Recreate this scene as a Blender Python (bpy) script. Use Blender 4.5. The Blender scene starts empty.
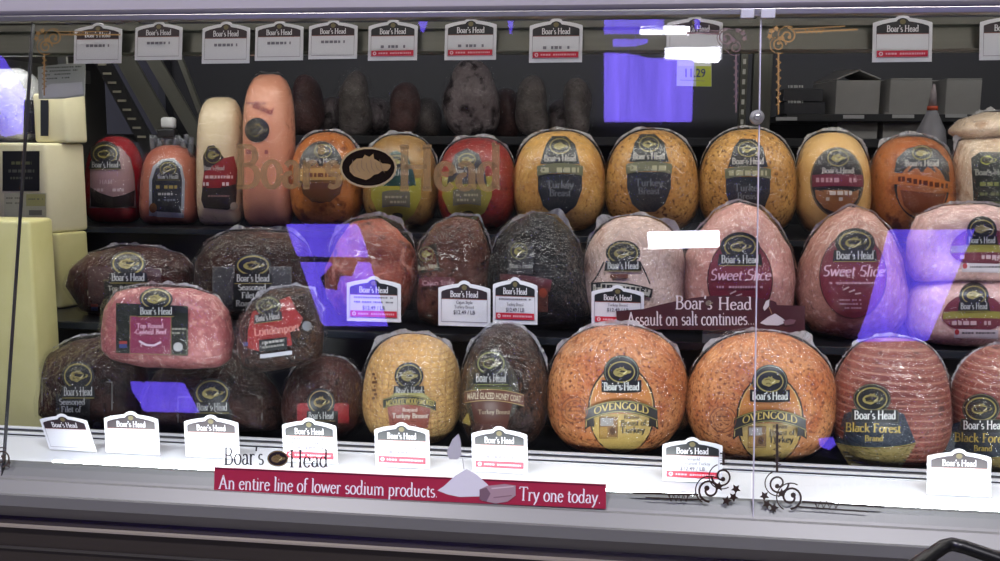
import bpy, bmesh, math, random
from mathutils import Vector, Matrix, noise
from mathutils.geometry import tessellate_polygon
random.seed(7)
SC = bpy.context.scene
COL = SC.collection
# ------------------------------------------------------------------ camera
FOC = 950.0
CAM = Vector((0, 0, 1.35))
def cam_axes(pitch=8, yaw=7.2, roll=.45):
    p, y, r = map(math.radians, (pitch, yaw, roll))
    F = Vector((-math.sin(y)*math.cos(p), math.cos(y)*math.cos(p), -math.sin(p)))
    R = F.cross(Vector((0, 0, 1))).normalized(); U = R.cross(F)
    return F, R*math.cos(r)+U*math.sin(r), U*math.cos(r)-R*math.sin(r)
CF, CR, CU = cam_axes()
cd = bpy.data.cameras.new('camera'); co = bpy.data.objects.new('camera', cd); COL.objects.link(co)
cd.sensor_width = 36; cd.lens = 36*FOC/1000; cd.clip_start = .02
M = Matrix((CR, CU, -CF)).transposed().to_4x4(); M.translation = CAM
co.matrix_world = M; SC.camera = co
def ray(px, py):
    return CF + CR*((px-500)/FOC) - CU*((py-280.5)/FOC)
def at(px, py, Y):
    d = ray(px, py); return CAM + d*(Y/d.y)
def zat(px, py, Y): return at(px, py, Y).z
def xat(px, Y, py=280): return at(px, py, Y).x
# ------------------------------------------------------------------ materials
def lin(h):
    if isinstance(h, (tuple, list)): return tuple(h)+(1,)
    c = [int(h[i:i+2], 16)/255 for i in (0, 2, 4)]
    return tuple((x/12.92 if x <= .04045 else ((x+.055)/1.055)**2.4) for x in c)+(1,)
_m = {}
def flat(h, rough=.4, metal=0., coat=0., emit=0., alpha=1.):
    k = (h, rough, metal, coat, emit, alpha)
    if k in _m: return _m[k]
    m = bpy.data.materials.new('paint_'+str(h)); m.use_nodes = True
    b = m.node_tree.nodes['Principled BSDF']
    b.inputs['Base Color'].default_value = lin(h); b.inputs['Roughness'].default_value = rough
    b.inputs['Metallic'].default_value = metal; b.inputs['Coat Weight'].default_value = coat
    b.inputs['Alpha'].default_value = alpha
    if emit:
        b.inputs['Emission Color'].default_value = lin(h); b.inputs['Emission Strength'].default_value = emit
    _m[k] = m; return m
def nt(m):
    m.use_nodes = True; n = m.node_tree; return n, n.nodes, n.links
def meat(name, c1, c2, scale=14, spots=None, sscale=60, samt=.5, net=None, rough=.42, bump=.25, marb=None, spec=.35, netb=.3):
    m = bpy.data.materials.new(name); T, N, L = nt(m); b = N['Principled BSDF']
    tc = N.new('ShaderNodeTexCoord')
    n1 = N.new('ShaderNodeTexNoise'); n1.inputs['Scale'].default_value = scale; n1.inputs['Detail'].default_value = 6
    n1.inputs['Roughness'].default_value = .65
    L.new(tc.outputs['Object'], n1.inputs['Vector'])
    r = N.new('ShaderNodeValToRGB'); r.color_ramp.elements[0].position = .36; r.color_ramp.elements[1].position = .66
    r.color_ramp.elements[0].color = lin(c1); r.color_ramp.elements[1].color = lin(c2)
    L.new(n1.outputs['Fac'], r.inputs['Fac']); col = r.outputs['Color']; bh = n1.outputs['Fac']
    if marb:
        n3 = N.new('ShaderNodeTexNoise'); n3.inputs['Scale'].default_value = scale*1.7; n3.inputs['Detail'].default_value = 3
        n3.inputs['Distortion'].default_value = 2.2; L.new(tc.outputs['Object'], n3.inputs['Vector'])
        r3 = N.new('ShaderNodeValToRGB'); r3.color_ramp.elements[0].position = .56; r3.color_ramp.elements[1].position = .66
        L.new(n3.outputs['Fac'], r3.inputs['Fac'])
        mx = N.new('ShaderNodeMix'); mx.data_type = 'RGBA'; L.new(r3.outputs['Color'], mx.inputs['Factor'])
        L.new(col, mx.inputs['A']); mx.inputs['B'].default_value = lin(marb); col = mx.outputs['Result']
    if spots:
        n2 = N.new('ShaderNodeTexNoise'); n2.inputs['Scale'].default_value = sscale; n2.inputs['Detail'].default_value = 4
        L.new(tc.outputs['Object'], n2.inputs['Vector'])
        r2 = N.new('ShaderNodeValToRGB'); r2.color_ramp.elements[0].position = .62-.14*samt; r2.color_ramp.elements[1].position = .72-.1*samt
        L.new(n2.outputs['Fac'], r2.inputs['Fac'])
        mx = N.new('ShaderNodeMix'); mx.data_type = 'RGBA'; L.new(r2.outputs['Color'], mx.inputs['Factor'])
        L.new(col, mx.inputs['A']); mx.inputs['B'].default_value = lin(spots); col = mx.outputs['Result']
    if rough > .3 and bump > .1:
        nf = N.new('ShaderNodeTexNoise'); nf.inputs['Scale'].default_value = 150; nf.inputs['Detail'].default_value = 4; nf.inputs['Roughness'].default_value = .7
        L.new(tc.outputs['Object'], nf.inputs['Vector']); mr = N.new('ShaderNodeMapRange'); mr.inputs['From Min'].default_value = .3; mr.inputs['From Max'].default_value = .7
        mr.inputs['To Min'].default_value = .72; mr.inputs['To Max'].default_value = 1.18; L.new(nf.outputs['Fac'], mr.inputs['Value'])
        mm = N.new('ShaderNodeVectorMath'); mm.operation = 'SCALE'; L.new(col, mm.inputs[0]); L.new(mr.outputs[0], mm.inputs['Scale']); col = mm.outputs[0]; bh = nf.outputs['Fac']
    bmp = N.new('ShaderNodeBump'); bmp.inputs['Strength'].default_value = bump; bmp.inputs['Distance'].default_value = .004
    if net:
        w = N.new('ShaderNodeTexWave'); w.bands_direction = 'Z'; w.inputs['Scale'].default_value = net[0]; w.inputs['Distortion'].default_value = .6
        w.inputs['Detail'].default_value = 1
        L.new(tc.outputs['Object'], w.inputs['Vector'])
        w2 = N.new('ShaderNodeTexWave'); w2.bands_direction = 'X'; w2.inputs['Scale'].default_value = net[1] or .01; w2.inputs['Phase Offset'].default_value = 1.57*(not net[1]); w2.inputs['Distortion'].default_value = .6
        L.new(tc.outputs['Object'], w2.inputs['Vector'])
        mn = N.new('ShaderNodeMath'); mn.operation = 'MINIMUM'; L.new(w.outputs['Fac'], mn.inputs[0]); L.new(w2.outputs['Fac'], mn.inputs[1])
        r4 = N.new('ShaderNodeValToRGB'); r4.color_ramp.elements[0].position = .02; r4.color_ramp.elements[1].position = .3
        L.new(mn.outputs[0], r4.inputs['Fac'])
        mx = N.new('ShaderNodeMix'); mx.data_type = 'RGBA'; L.new(r4.outputs['Color'], mx.inputs['Factor'])
        mx.inputs['A'].default_value = lin(net[2]); L.new(col, mx.inputs['B']); col = mx.outputs['Result']
        bh = mn.outputs[0]; bmp.inputs['Strength'].default_value = netb
    L.new(bh, bmp.inputs['Height']); L.new(bmp.outputs['Normal'], b.inputs['Normal'])
    L.new(col, b.inputs['Base Color']); b.inputs['Roughness'].default_value = rough
    b.inputs['Specular IOR Level'].default_value = spec
    return m
def film_mat(name, milk=.02, gloss=1.0, scale=28, strength=.5, rgh=.09):
    m = bpy.data.materials.new(name); T, N, L = nt(m); N.remove(N['Principled BSDF'])
    out = N['Material Output']; tc = N.new('ShaderNodeTexCoord')
    n1 = N.new('ShaderNodeTexNoise'); n1.inputs['Scale'].default_value = scale; n1.inputs['Detail'].default_value = 5
    n1.inputs['Distortion'].default_value = 1.6
    L.new(tc.outputs['Object'], n1.inputs['Vector'])
    bmp = N.new('ShaderNodeBump'); bmp.inputs['Strength'].default_value = strength; bmp.inputs['Distance'].default_value = .013
    L.new(n1.outputs['Fac'], bmp.inputs['Height'])
    gl = N.new('ShaderNodeBsdfGlossy'); gl.inputs['Roughness'].default_value = rgh; L.new(bmp.outputs['Normal'], gl.inputs['Normal'])
    tr = N.new('ShaderNodeBsdfTransparent'); df = N.new('ShaderNodeBsdfDiffuse'); df.inputs['Color'].default_value = (.8, .8, .8, 1)
    fr = N.new('ShaderNodeFresnel'); fr.inputs['IOR'].default_value = 1.5; L.new(bmp.outputs['Normal'], fr.inputs['Normal'])
    geo = N.new('ShaderNodeNewGeometry')
    sub = N.new('ShaderNodeMath'); sub.operation = 'SUBTRACT'; sub.inputs[0].default_value = gloss; L.new(geo.outputs['Backfacing'], sub.inputs[1]); sub.use_clamp = True
    mul = N.new('ShaderNodeMath'); mul.operation = 'MULTIPLY'; L.new(fr.outputs[0], mul.inputs[0]); L.new(sub.outputs[0], mul.inputs[1])
    m1 = N.new('ShaderNodeMixShader'); m1.inputs[0].default_value = milk; L.new(tr.outputs[0], m1.inputs[1]); L.new(df.outputs[0], m1.inputs[2])
    m2 = N.new('ShaderNodeMixShader'); L.new(mul.outputs[0], m2.inputs[0]); L.new(m1.outputs[0], m2.inputs[1]); L.new(gl.outputs[0], m2.inputs[2])
    L.new(m2.outputs[0], out.inputs['Surface']); return m
FILM = film_mat('shrink_film', .006, 1., 38, .7); FILM2 = film_mat('shrink_film_crinkled', .008, 1., 75, 1., .08)
RIM = film_mat('film_seam', .5, 1., 90, .9, .2)
def glass_mat():
    m = bpy.data.materials.new('case_glass'); T, N, L = nt(m); N.remove(N['Principled BSDF']); out = N['Material Output']
    gl = N.new('ShaderNodeBsdfGlossy'); gl.inputs['Roughness'].default_value = .015
    tr = N.new('ShaderNodeBsdfTransparent'); tr.inputs['Color'].default_value = (.96, .975, .97, 1)
    fr = N.new('ShaderNodeFresnel'); fr.inputs['IOR'].default_value = 1.5
    geo = N.new('ShaderNodeNewGeometry')
    sub = N.new('ShaderNodeMath'); sub.operation = 'SUBTRACT'; sub.inputs[0].default_value = 1; L.new(geo.outputs['Backfacing'], sub.inputs[1])
    mul = N.new('ShaderNodeMath'); mul.operation = 'MULTIPLY'; L.new(fr.outputs[0], mul.inputs[0]); L.new(sub.outputs[0], mul.inputs[1])
    m2 = N.new('ShaderNodeMath'); m2.operation = 'MULTIPLY'; m2.inputs[1].default_value = 1.8; L.new(mul.outputs[0], m2.inputs[0])
    mx = N.new('ShaderNodeMixShader'); L.new(m2.outputs[0], mx.inputs[0]); L.new(tr.outputs[0], mx.inputs[1]); L.new(gl.outputs[0], mx.inputs[2])
    L.new(mx.outputs[0], out.inputs['Surface']); return m
GLASS = glass_mat()
def metal_mat(name, h, rough=.35, metal=.8, scale=(2, 60, 60), amt=.12):
    m = bpy.data.materials.new(name); T, N, L = nt(m); b = N['Principled BSDF']
    tc = N.new('ShaderNodeTexCoord'); mp = N.new('ShaderNodeMapping'); mp.inputs['Scale'].default_value = scale
    n1 = N.new('ShaderNodeTexNoise'); n1.inputs['Scale'].default_value = 3; n1.inputs['Detail'].default_value = 5
    L.new(tc.outputs['Object'], mp.inputs['Vector']); L.new(mp.outputs[0], n1.inputs['Vector'])
    r = N.new('ShaderNodeValToRGB'); c = lin(h)
    r.color_ramp.elements[0].color = tuple(x*(1-amt) for x in c[:3])+(1,); r.color_ramp.elements[1].color = tuple(min(1, x*(1+amt)) for x in c[:3])+(1,)
    L.new(n1.outputs['Fac'], r.inputs['Fac']); L.new(r.outputs['Color'], b.inputs['Base Color'])
    b.inputs['Metallic'].default_value = metal; b.inputs['Roughness'].default_value = rough
    return m
# ------------------------------------------------------------------ objects
def props(o, label=None, cat=None, group=None, kind=None):
    if label: o['label'] = label
    if cat: o['category'] = cat
    if group: o['group'] = group
    if kind: o['kind'] = kind
    return o
def empty(name, loc, label, cat, group=None):
    o = bpy.data.objects.new(name, None); COL.objects.link(o); o.location = loc; o.empty_display_size = .03
    return props(o, label, cat, group)
def link(name, me, mats, parent=None, smooth=False):
    """world-space mesh data -> object whose origin is the parent's (or its own base)"""
    if not isinstance(mats, (list, tuple)): mats = [mats]
    for m in mats: me.materials.append(m)
    o = bpy.data.objects.new(name, me); COL.objects.link(o)
    if parent is not None:
        org = parent_world(parent); o.parent = parent
    else:
        vs = [v.co for v in me.vertices]
        org = Vector(((min(v.x for v in vs)+max(v.x for v in vs))/2, (min(v.y for v in vs)+max(v.y for v in vs))/2, min(v.z for v in vs)))
        o.location = org
    me.transform(Matrix.Translation(-org))
    if smooth:
        for p in me.polygons: p.use_smooth = True
    return o
def parent_world(o):
    v = Vector((0, 0, 0))
    while o is not None: v = v + Vector(o.location); o = o.parent
    return v
def mesh(verts, faces, mi=None):
    me = bpy.data.meshes.new('m'); me.from_pydata([tuple(v) for v in verts], [], faces)
    if mi:
        for p, i in zip(me.polygons, mi): p.material_index = i
    me.update(); return me
def fixn(me):
    bm = bmesh.new(); bm.from_mesh(me); bmesh.ops.recalc_face_normals(bm, faces=bm.faces); bm.to_mesh(me); bm.free(); return me
class MB:
    def __init__(s): s.v = []; s.f = []; s.m = []
    def add(s, v, f, mi=0):
        b = len(s.v); s.v += [Vector(x) for x in v]; s.f += [tuple(b+i for i in q) for q in f]; s.m += [mi]*len(f)
    def box(s, x0, x1, y0, y1, z0, z1, mi=0, bev=0):
        bm = bmesh.new(); bmesh.ops.create_cube(bm, size=1)
        for v in bm.verts: v.co = Vector(((x0+x1)/2+v.co.x*(x1-x0), (y0+y1)/2+v.co.y*(y1-y0), (z0+z1)/2+v.co.z*(z1-z0)))
        if bev: bmesh.ops.bevel(bm, geom=bm.edges[:], offset=bev, segments=2, affect='EDGES', profile=.5)
        s.bm(bm, mi)
    def bm(s, bm, mi=0):
        bm.verts.index_update(); s.add([v.co.copy() for v in bm.verts], [[v.index for v in f.verts] for f in bm.faces], mi); bm.free()
    def prism(s, poly, z0, z1, mi=0, bev=0):
        bm = bmesh.new(); a = [bm.verts.new((p[0], p[1], z0)) for p in poly]; b = [bm.verts.new((p[0], p[1], z1)) for p in poly]
        n = len(poly); bm.faces.new(a); bm.faces.new(b[::-1])
        for i in range(n): bm.faces.new((a[i], b[i], b[(i+1) % n], a[(i+1) % n]))
        bmesh.ops.recalc_face_normals(bm, faces=bm.faces)
        if bev: bmesh.ops.bevel(bm, geom=bm.edges[:], offset=bev, segments=3, affect='EDGES', profile=.5)
        s.bm(bm, mi)
    def extrude_x(s, prof, x0, x1, mi=0):
        n = len(prof); v = [(x0, p[0], p[1]) for p in prof]+[(x1, p[0], p[1]) for p in prof]
        f = [tuple(range(n)), tuple(range(2*n-1, n-1, -1))]+[(i, n+i, n+(i+1) % n, (i+1) % n) for i in range(n)]
        s.add(v, f, mi)
    def tube(s, pts, r, mi=0, n=10):
        pts = [Vector(p) for p in pts]; rings = []
        up = Vector((0, 0, 1))
        for i, p in enumerate(pts):
            d = (pts[min(i+1, len(pts)-1)]-pts[max(i-1, 0)]).normalized()
            a = d.cross(up)
            if a.length < .05: a = d.cross(Vector((1, 0, 0)))
            a.normalize(); b = d.cross(a)
            rings.append([p+(a*math.cos(t*2*math.pi/n)+b*math.sin(t*2*math.pi/n))*r for t in range(n)])
        v = [q for R_ in rings for q in R_]; f = []
        for i in range(len(rings)-1):
            for t in range(n): f.append((i*n+t, i*n+(t+1) % n, (i+1)*n+(t+1) % n, (i+1)*n+t))
        f.append(tuple(range(n))); f.append(tuple(range(len(v)-1, len(v)-n-1, -1))); s.add(v, f, mi)
    def build(s, name, mats, parent=None, smooth=False):
        return link(name, fixn(mesh(s.v, s.f, s.m)), mats, parent, smooth)
# ------------------------------------------------------------------ lettering
def arc(cx, cy, rx, ry, a0, a1, n=0):
    n = n or max(5, int(abs(a1-a0)/24)); return [(cx+rx*math.cos(math.radians(a0+(a1-a0)*i/n)), cy+ry*math.sin(math.radians(a0+(a1-a0)*i/n))) for i in range(n+1)]
def sf(x, y, w=.07): return [(x-w, y), (x+w, y)]
G = {
 'a': (.43, [arc(.19, .12, .13, .12, 75, 330), arc(.2, .31, .12, .12, 155, 0), [(.32, .31), (.32, .06), (.41, .02)]]),
 'b': (.47, [[(.1, .74), (.1, .02)], [(.02, .73), (.1, .74)], arc(.23, .21, .16, .22, 145, -150)]),
 'c': (.39, [arc(.22, .21, .17, .22, 45, 315)]),
 'd': (.48, [arc(.21, .21, .16, .22, 35, 325), [(.36, .74), (.36, .03), (.45, .02)], [(.28, .73), (.36, .74)]]),
 'e': (.41, [arc(.21, .21, .16, .22, 10, 325), [(.06, .24), (.36, .26)]]),
 'f': (.28, [[(.11, 0), (.11, .6)], arc(.22, .6, .11, .13, 180, 40), [(.02, .43), (.25, .43)], sf(.11, 0)]),
 'g': (.43, [arc(.19, .27, .14, .16, 0, 360), arc(.2, -.08, .17, .12, 110, -250), [(.12, .12), (.12, .04)], [(.3, .38), (.41, .43)]]),
 'h': (.5, [[(.1, .74), (.1, 0)], [(.02, .73), (.1, .74)], arc(.24, .27, .14, .16, 170, 0), [(.38, .27), (.38, 0)], sf(.1, 0), sf(.38, 0)]),
 'i': (.22, [[(.11, .43), (.11, 0)], [(.04, .42), (.11, .43)], sf(.11, 0), [(.09, .61), (.13, .62)], [(.09, .58), (.13, .59)]]),
 'k': (.47, [[(.1, .74), (.1, 0)], [(.12, .2), (.36, .43)], [(.18, .25), (.4, 0)], sf(.1, 0), sf(.4, 0, .06)]),
 'l': (.22, [[(.11, .74), (.11, 0)], [(.03, .73), (.11, .74)], sf(.11, 0)]),
 'm': (.76, [[(.1, .43), (.1, 0)], [(.03, .42), (.1, .43)], arc(.23, .27, .13, .16, 170, 0), [(.36, .27), (.36, 0)], arc(.5, .27, .14, .16, 170, 0), [(.64, .27), (.64, 0)], sf(.1, 0), sf(.36, 0, .05), sf(.64, 0)]),
 'n': (.5, [[(.1, .43), (.1, 0)], [(.03, .42), (.1, .43)], arc(.24, .27, .14, .16, 170, 0), [(.38, .27), (.38, 0)], sf(.1, 0), sf(.38, 0)]),
 'o': (.46, [arc(.23, .215, .18, .225, 0, 360, 16)]),
 'p': (.47, [[(.1, .43), (.1, -.22)], [(.03, .42), (.1, .43)], arc(.23, .21, .16, .22, 145, -150), sf(.1, -.22)]),
 'q': (.47, [[(.36, .43), (.36, -.22)], arc(.22, .21, .16, .22, 35, 325), sf(.36, -.22)]),
 'r': (.35, [[(.1, .43), (.1, 0)], [(.03, .42), (.1, .43)], arc(.23, .28, .12, .15, 160, 45), sf(.1, 0)]),
 's': (.34, [arc(.17, .32, .11, .11, 40, 230)+arc(.17, .11, .13, .11, 60, -140)]),
 't': (.29, [[(.12, .57), (.12, .1)], arc(.2, .1, .08, .1, 180, 320), [(.02, .43), (.26, .43)]]),
 'u': (.5, [[(.1, .43), (.1, .14)], arc(.23, .14, .13, .14, 180, 360), [(.37, .43), (.37, .03), (.46, .02)], [(.03, .42), (.1, .43)]]),
 'v': (.44, [[(.05, .43), (.22, .0)], [(.22, .0), (.38, .43)], sf(.05, .43, .06), sf(.38, .43, .05)]),
 'w': (.66, [[(.05, .43), (.2, 0)], [(.2, 0), (.33, .43)], [(.33, .43), (.47, 0)], [(.47, 0), (.6, .43)], sf(.05, .43, .06), sf(.6, .43, .05)]),
 'x': (.44, [[(.06, .43), (.38, 0)], [(.36, .43), (.06, 0)]]),
 'y': (.44, [[(.05, .43), (.22, .0)], [(.38, .43), (.2, -.05), (.1, -.2), (.04, -.2)], sf(.05, .43, .06), sf(.38, .43, .05)]),
 'z': (.4, [[(.06, .42), (.34, .42)], [(.34, .42), (.05, .01)], [(.05, .01), (.36, .01)]]),
 "'": (.17, [[(.09, .73), (.06, .56)]]), '.': (.2, [[(.08, .04), (.12, .04)], [(.08, .01), (.12, .01)]]), ' ': (.26, []),
 '/': (.3, [[(.05, -.05), (.25, .75)]]), '-': (.3, [[(.05, .25), (.25, .25)]]),
 'A': (.66, [[(.08, 0), (.32, .7)], [(.3, .72), (.56, 0)], [(.17, .24), (.46, .24)], sf(.08, 0), sf(.56, 0, .08)]),
 'B': (.58, [[(.13, .7), (.13, 0)], [(.04, .7), (.28, .7)], arc(.28, .54, .17, .16, 90, -90), arc(.3, .19, .2, .19, 90, -90), [(.13, .38), (.3, .38)], [(.04, 0), (.3, 0)]]),
 'C': (.6, [arc(.34, .35, .28, .36, 45, 315)]),
 'D': (.68, [[(.13, .7), (.13, 0)], [(.04, .7), (.3, .7)], arc(.3, .35, .3, .35, 90, -90), [(.04, 0), (.3, 0)]]),
 'E': (.52, [[(.13, .7), (.13, 0)], [(.04, .7), (.44, .7), (.45, .6)], [(.13, .37), (.36, .37)], [(.04, 0), (.46, 0), (.48, .1)]]),
 'F': (.5, [[(.13, .7), (.13, 0)], [(.04, .7), (.44, .7), (.45, .6)], [(.13, .37), (.36, .37)], sf(.13, 0, .09)]),
 'G': (.66, [arc(.34, .35, .28, .36, 45, 330), [(.58, .3), (.58, .1)], sf(.56, .3)]),
 'H': (.72, [[(.13, .7), (.13, 0)], [(.57, .7), (.57, 0)], [(.13, .37), (.57, .37)], sf(.13, 0, .09), sf(.57, 0, .09), sf(.13, .7, .09), sf(.57, .7, .09)]),
 'K': (.64, [[(.13, .7), (.13, 0)], [(.15, .33), (.5, .7)], [(.22, .4), (.57, 0)], sf(.13, 0, .09), sf(.57, 0), sf(.13, .7, .09), sf(.5, .7)]),
 'L': (.52, [[(.13, .7), (.13, 0)], sf(.13, .7, .09), [(.04, 0), (.46, 0), (.48, .12)]]),
 'M': (.84, [[(.13, .7), (.11, 0)], [(.13, .7), (.4, .05)], [(.4, .05), (.67, .7)], [(.67, .7), (.7, 0)], sf(.11, 0), sf(.7, 0, .09)]),
 'N': (.74, [[(.12, .7), (.12, 0)], [(.12, .7), (.6, 0)], [(.6, .7), (.6, 0)], sf(.12, 0), sf(.6, .7)]),
 'O': (.72, [arc(.36, .35, .3, .36, 0, 360, 18)]),
 'P': (.54, [[(.13, .7), (.13, 0)], [(.04, .7), (.28, .7)], arc(.28, .53, .18, .17, 90, -90), [(.13, .35), (.28, .35)], sf(.13, 0, .09)]),
 'R': (.62, [[(.13, .7), (.13, 0)], [(.04, .7), (.28, .7)], arc(.28, .53, .18, .17, 90, -90), [(.13, .36), (.28, .36)], [(.28, .36), (.52, 0)], sf(.13, 0, .09), sf(.54, 0)]),
 'S': (.5, [arc(.25, .53, .17, .17, 40, 240)+arc(.25, .18, .19, .18, 60, -140)]),
 'T': (.62, [[(.31, .7), (.31, 0)], [(.04, .6), (.05, .7), (.57, .7), (.58, .6)], sf(.31, 0, .09)]),
 'V': (.66, [[(.08, .7), (.33, 0)], [(.33, 0), (.58, .7)], sf(.08, .7), sf(.58, .7)]),
 'W': (.9, [[(.06, .7), (.26, 0)], [(.26, 0), (.44, .7)], [(.44, .7), (.64, 0)], [(.64, 0), (.84, .7)], sf(.06, .7), sf(.84, .7)]),
 'U': (.68, [[(.12, .7), (.12, .25)], arc(.34, .25, .22, .26, 180, 360), [(.56, .25), (.56, .7)], sf(.12, .7), sf(.56, .7)]),
 'Q': (.72, [arc(.36, .35, .3, .36, 0, 360, 18), [(.4, .05), (.66, -.14)]]),
 'Y': (.62, [[(.06, .7), (.3, .34)], [(.3, .34), (.56, .7)], [(.3, .34), (.3, 0)], sf(.06, .7), sf(.56, .7), sf(.3, 0, .09)]),
 'I': (.3, [[(.15, .7), (.15, 0)], sf(.15, 0, .09), sf(.15, .7, .09)]),
}
_tc = {}
def glyphs(s, w=.05, t=.02):
    k = (s, w, t)
    if k in _tc: return _tc[k]
    V = []; Fc = []; x = 0
    if all(c in G for c in s):
        for c in s:
            adv, st = G[c]
            for pl in st:
                base = len(V)
                for i, p in enumerate(pl):
                    a = pl[max(i-1, 0)]; b = pl[min(i+1, len(pl)-1)]
                    dx, dy = b[0]-a[0], b[1]-a[1]; l = math.hypot(dx, dy) or 1
                    nx, ny = -dy/l, dx/l; h = math.sqrt((w*nx)**2+(t*ny)**2)
                    V.append((x+p[0]+nx*h, p[1]+ny*h)); V.append((x+p[0]-nx*h, p[1]-ny*h))
                for i in range(len(pl)-1):
                    q = base+2*i; Fc.append((q, q+1, q+3, q+2))
            x += adv
    else:
        cu = bpy.data.curves.new('t', 'FONT'); cu.body = s; cu.resolution_u = 2; cu.offset = .012; cu.size = 1
        o = bpy.data.objects.new('t', cu); COL.objects.link(o); bpy.context.view_layer.update()
        me = o.to_mesh(); V = [(v.co.x, v.co.y) for v in me.vertices]; Fc = [tuple(p.vertices) for p in me.polygons]
        o.to_mesh_clear(); bpy.data.objects.remove(o); x = max([v[0] for v in V] or [0])
    _tc[k] = (V, Fc, x); return _tc[k]
BOAR = [(.95, -.02), (.98, .14), (.85, .2), (.62, .22), (.45, .35), (.25, .5), (.22, .78), (.05, .6), (-.15, .72), (-.25, .52), (-.5, .5), (-.68, .3), (-.82, .05), (-.8, -.25), (-.62, -.5), (-.35, -.62), (-.1, -.72), (.1, -.6), (.25, -.42), (.45, -.36), (.6, -.2), (.82, -.2)]
class Draw:
    """flat print laid on a surface; drawn in the surface's own P(u, v, lift)"""
    def __init__(s, P, lift0=.0012, step=.00022): s.P = P; s.v = []; s.f = []; s.m = []; s.mats = []; s.l = lift0; s.st = step; s.uvmap = None; s.sub = None
    def mi(s, m):
        if isinstance(m, str): m = flat(m, .35)
        if m not in s.mats: s.mats.append(m)
        return s.mats.index(m)
    def put(s, pts, faces, m):
        b = len(s.v); s.l += s.st; k = s.mi(m)
        for p in pts:
            if s.uvmap: p = s.uvmap(*p)
            s.v.append(s.P(p[0], p[1], s.l))
        s.f += [tuple(b+i for i in q) for q in faces]; s.m += [k]*len(faces)
    def fan(s, pts, m, rings=5):
        rings = max(rings, 7)
        while len(pts) < 26: pts = [q for i in range(len(pts)) for q in (pts[i], ((pts[i][0]+pts[(i+1) % len(pts)][0])/2, (pts[i][1]+pts[(i+1) % len(pts)][1])/2))]
        n = len(pts); cx = sum(p[0] for p in pts)/n; cy = sum(p[1] for p in pts)/n
        V = [(cx, cy)]; Fc = []
        for r in range(1, rings+1):
            for p in pts: V.append((cx+(p[0]-cx)*r/rings, cy+(p[1]-cy)*r/rings))
        for i in range(n):
            j = (i+1) % n; Fc.append((0, 1+i, 1+j))
            for r in range(rings-1): Fc.append((1+r*n+i, 1+(r+1)*n+i, 1+(r+1)*n+j, 1+r*n+j))
        s.put(V, Fc, m)
    def poly(s, pts, m):
        t = tessellate_polygon([[Vector((p[0], p[1], 0)) for p in pts]]); s.put(pts, [tuple(q) for q in t], m)
    def ell(s, cx, cy, rx, ry, m, n=22): s.fan([(cx+rx*math.cos(a*2*math.pi/n), cy+ry*math.sin(a*2*math.pi/n)) for a in range(n)], m, 4)
    def ring(s, cx, cy, rx, ry, w, m, a0=0, a1=360, n=28):
        s.line([(cx+rx*math.cos(math.radians(a0+(a1-a0)*a/n)), cy+ry*math.sin(math.radians(a0+(a1-a0)*a/n))) for a in range(n+1)], w, m)
    def line(s, pl, w, m):
        V = []; Fc = []
        for i, p in enumerate(pl):
            a = pl[max(i-1, 0)]; b = pl[min(i+1, len(pl)-1)]
            if i in (0, len(pl)-1) and pl[0] == pl[-1]: a, b = pl[-2], pl[1]
            dx, dy = b[0]-a[0], b[1]-a[1]; l = math.hypot(dx, dy) or 1
            V += [(p[0]-dy/l*w/2, p[1]+dx/l*w/2), (p[0]+dy/l*w/2, p[1]-dx/l*w/2)]
        for i in range(len(pl)-1): Fc.append((2*i, 2*i+1, 2*i+3, 2*i+2))
        s.put(V, Fc, m)
    def band(s, top, bot, m, rows=3):
        rows += 3
        while len(top) < 9: top, bot = [[q for i in range(len(L_)-1) for q in (L_[i], ((L_[i][0]+L_[i+1][0])/2, (L_[i][1]+L_[i+1][1])/2))]+[L_[-1]] for L_ in (top, bot)]
        n = len(top); V = []; Fc = []
        for r in range(rows+1):
            for a, b in zip(top, bot): V.append((a[0]+(b[0]-a[0])*r/rows, a[1]+(b[1]-a[1])*r/rows))
        for r in range(rows):
            for i in range(n-1): Fc.append((r*n+i, r*n+i+1, (r+1)*n+i+1, (r+1)*n+i))
        s.put(V, Fc, m)
    def rect(s, x0, y0, x1, y1, m, n=6, sag=0, sk=0):
        t = [(x0+(x1-x0)*i/n, y0-sag*(1-(2*i/n-1)**2)+sk*i/n) for i in range(n+1)]
        s.band(t, [(p[0], p[1]+(y1-y0)) for p in t], m, 4)
    def frame(s, x0, y0, x1, y1, w, m, sk=0):
        q = [(x0, y0), ((x0+x1)/2, y0+sk/2), (x1, y0+sk), (x1, (y0+y1)/2+sk), (x1, y1+sk), ((x0+x1)/2, y1+sk/2), (x0, y1), (x0, (y0+y1)/2), (x0, y0)]
        s.line(q, w, m)
    def text(s, t, x, y, size=None, m='e8e4dc', fit=None, al='c', ang=0, bend=0, w=.05, th=.02, it=0):
        V, Fc, W = glyphs(t, w, th)
        if fit and not size: sx = sy = fit/W
        elif fit: sx = fit/W; sy = size
        else: sx = sy = size
        x0 = -W*sx/2 if al == 'c' else 0
        c, sn = math.cos(math.radians(ang)), math.sin(math.radians(ang)); out = []
        for (u, v) in V:
            a = x0+(u+v*it)*sx; b = v*sy
            if bend: b -= bend*((a/(W*sx/2))**2) if al == 'c' else 0
            out.append((x+a*c-b*sn, y-(a*sn+b*c)))
        if out: s.put(out, Fc, m)
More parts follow.
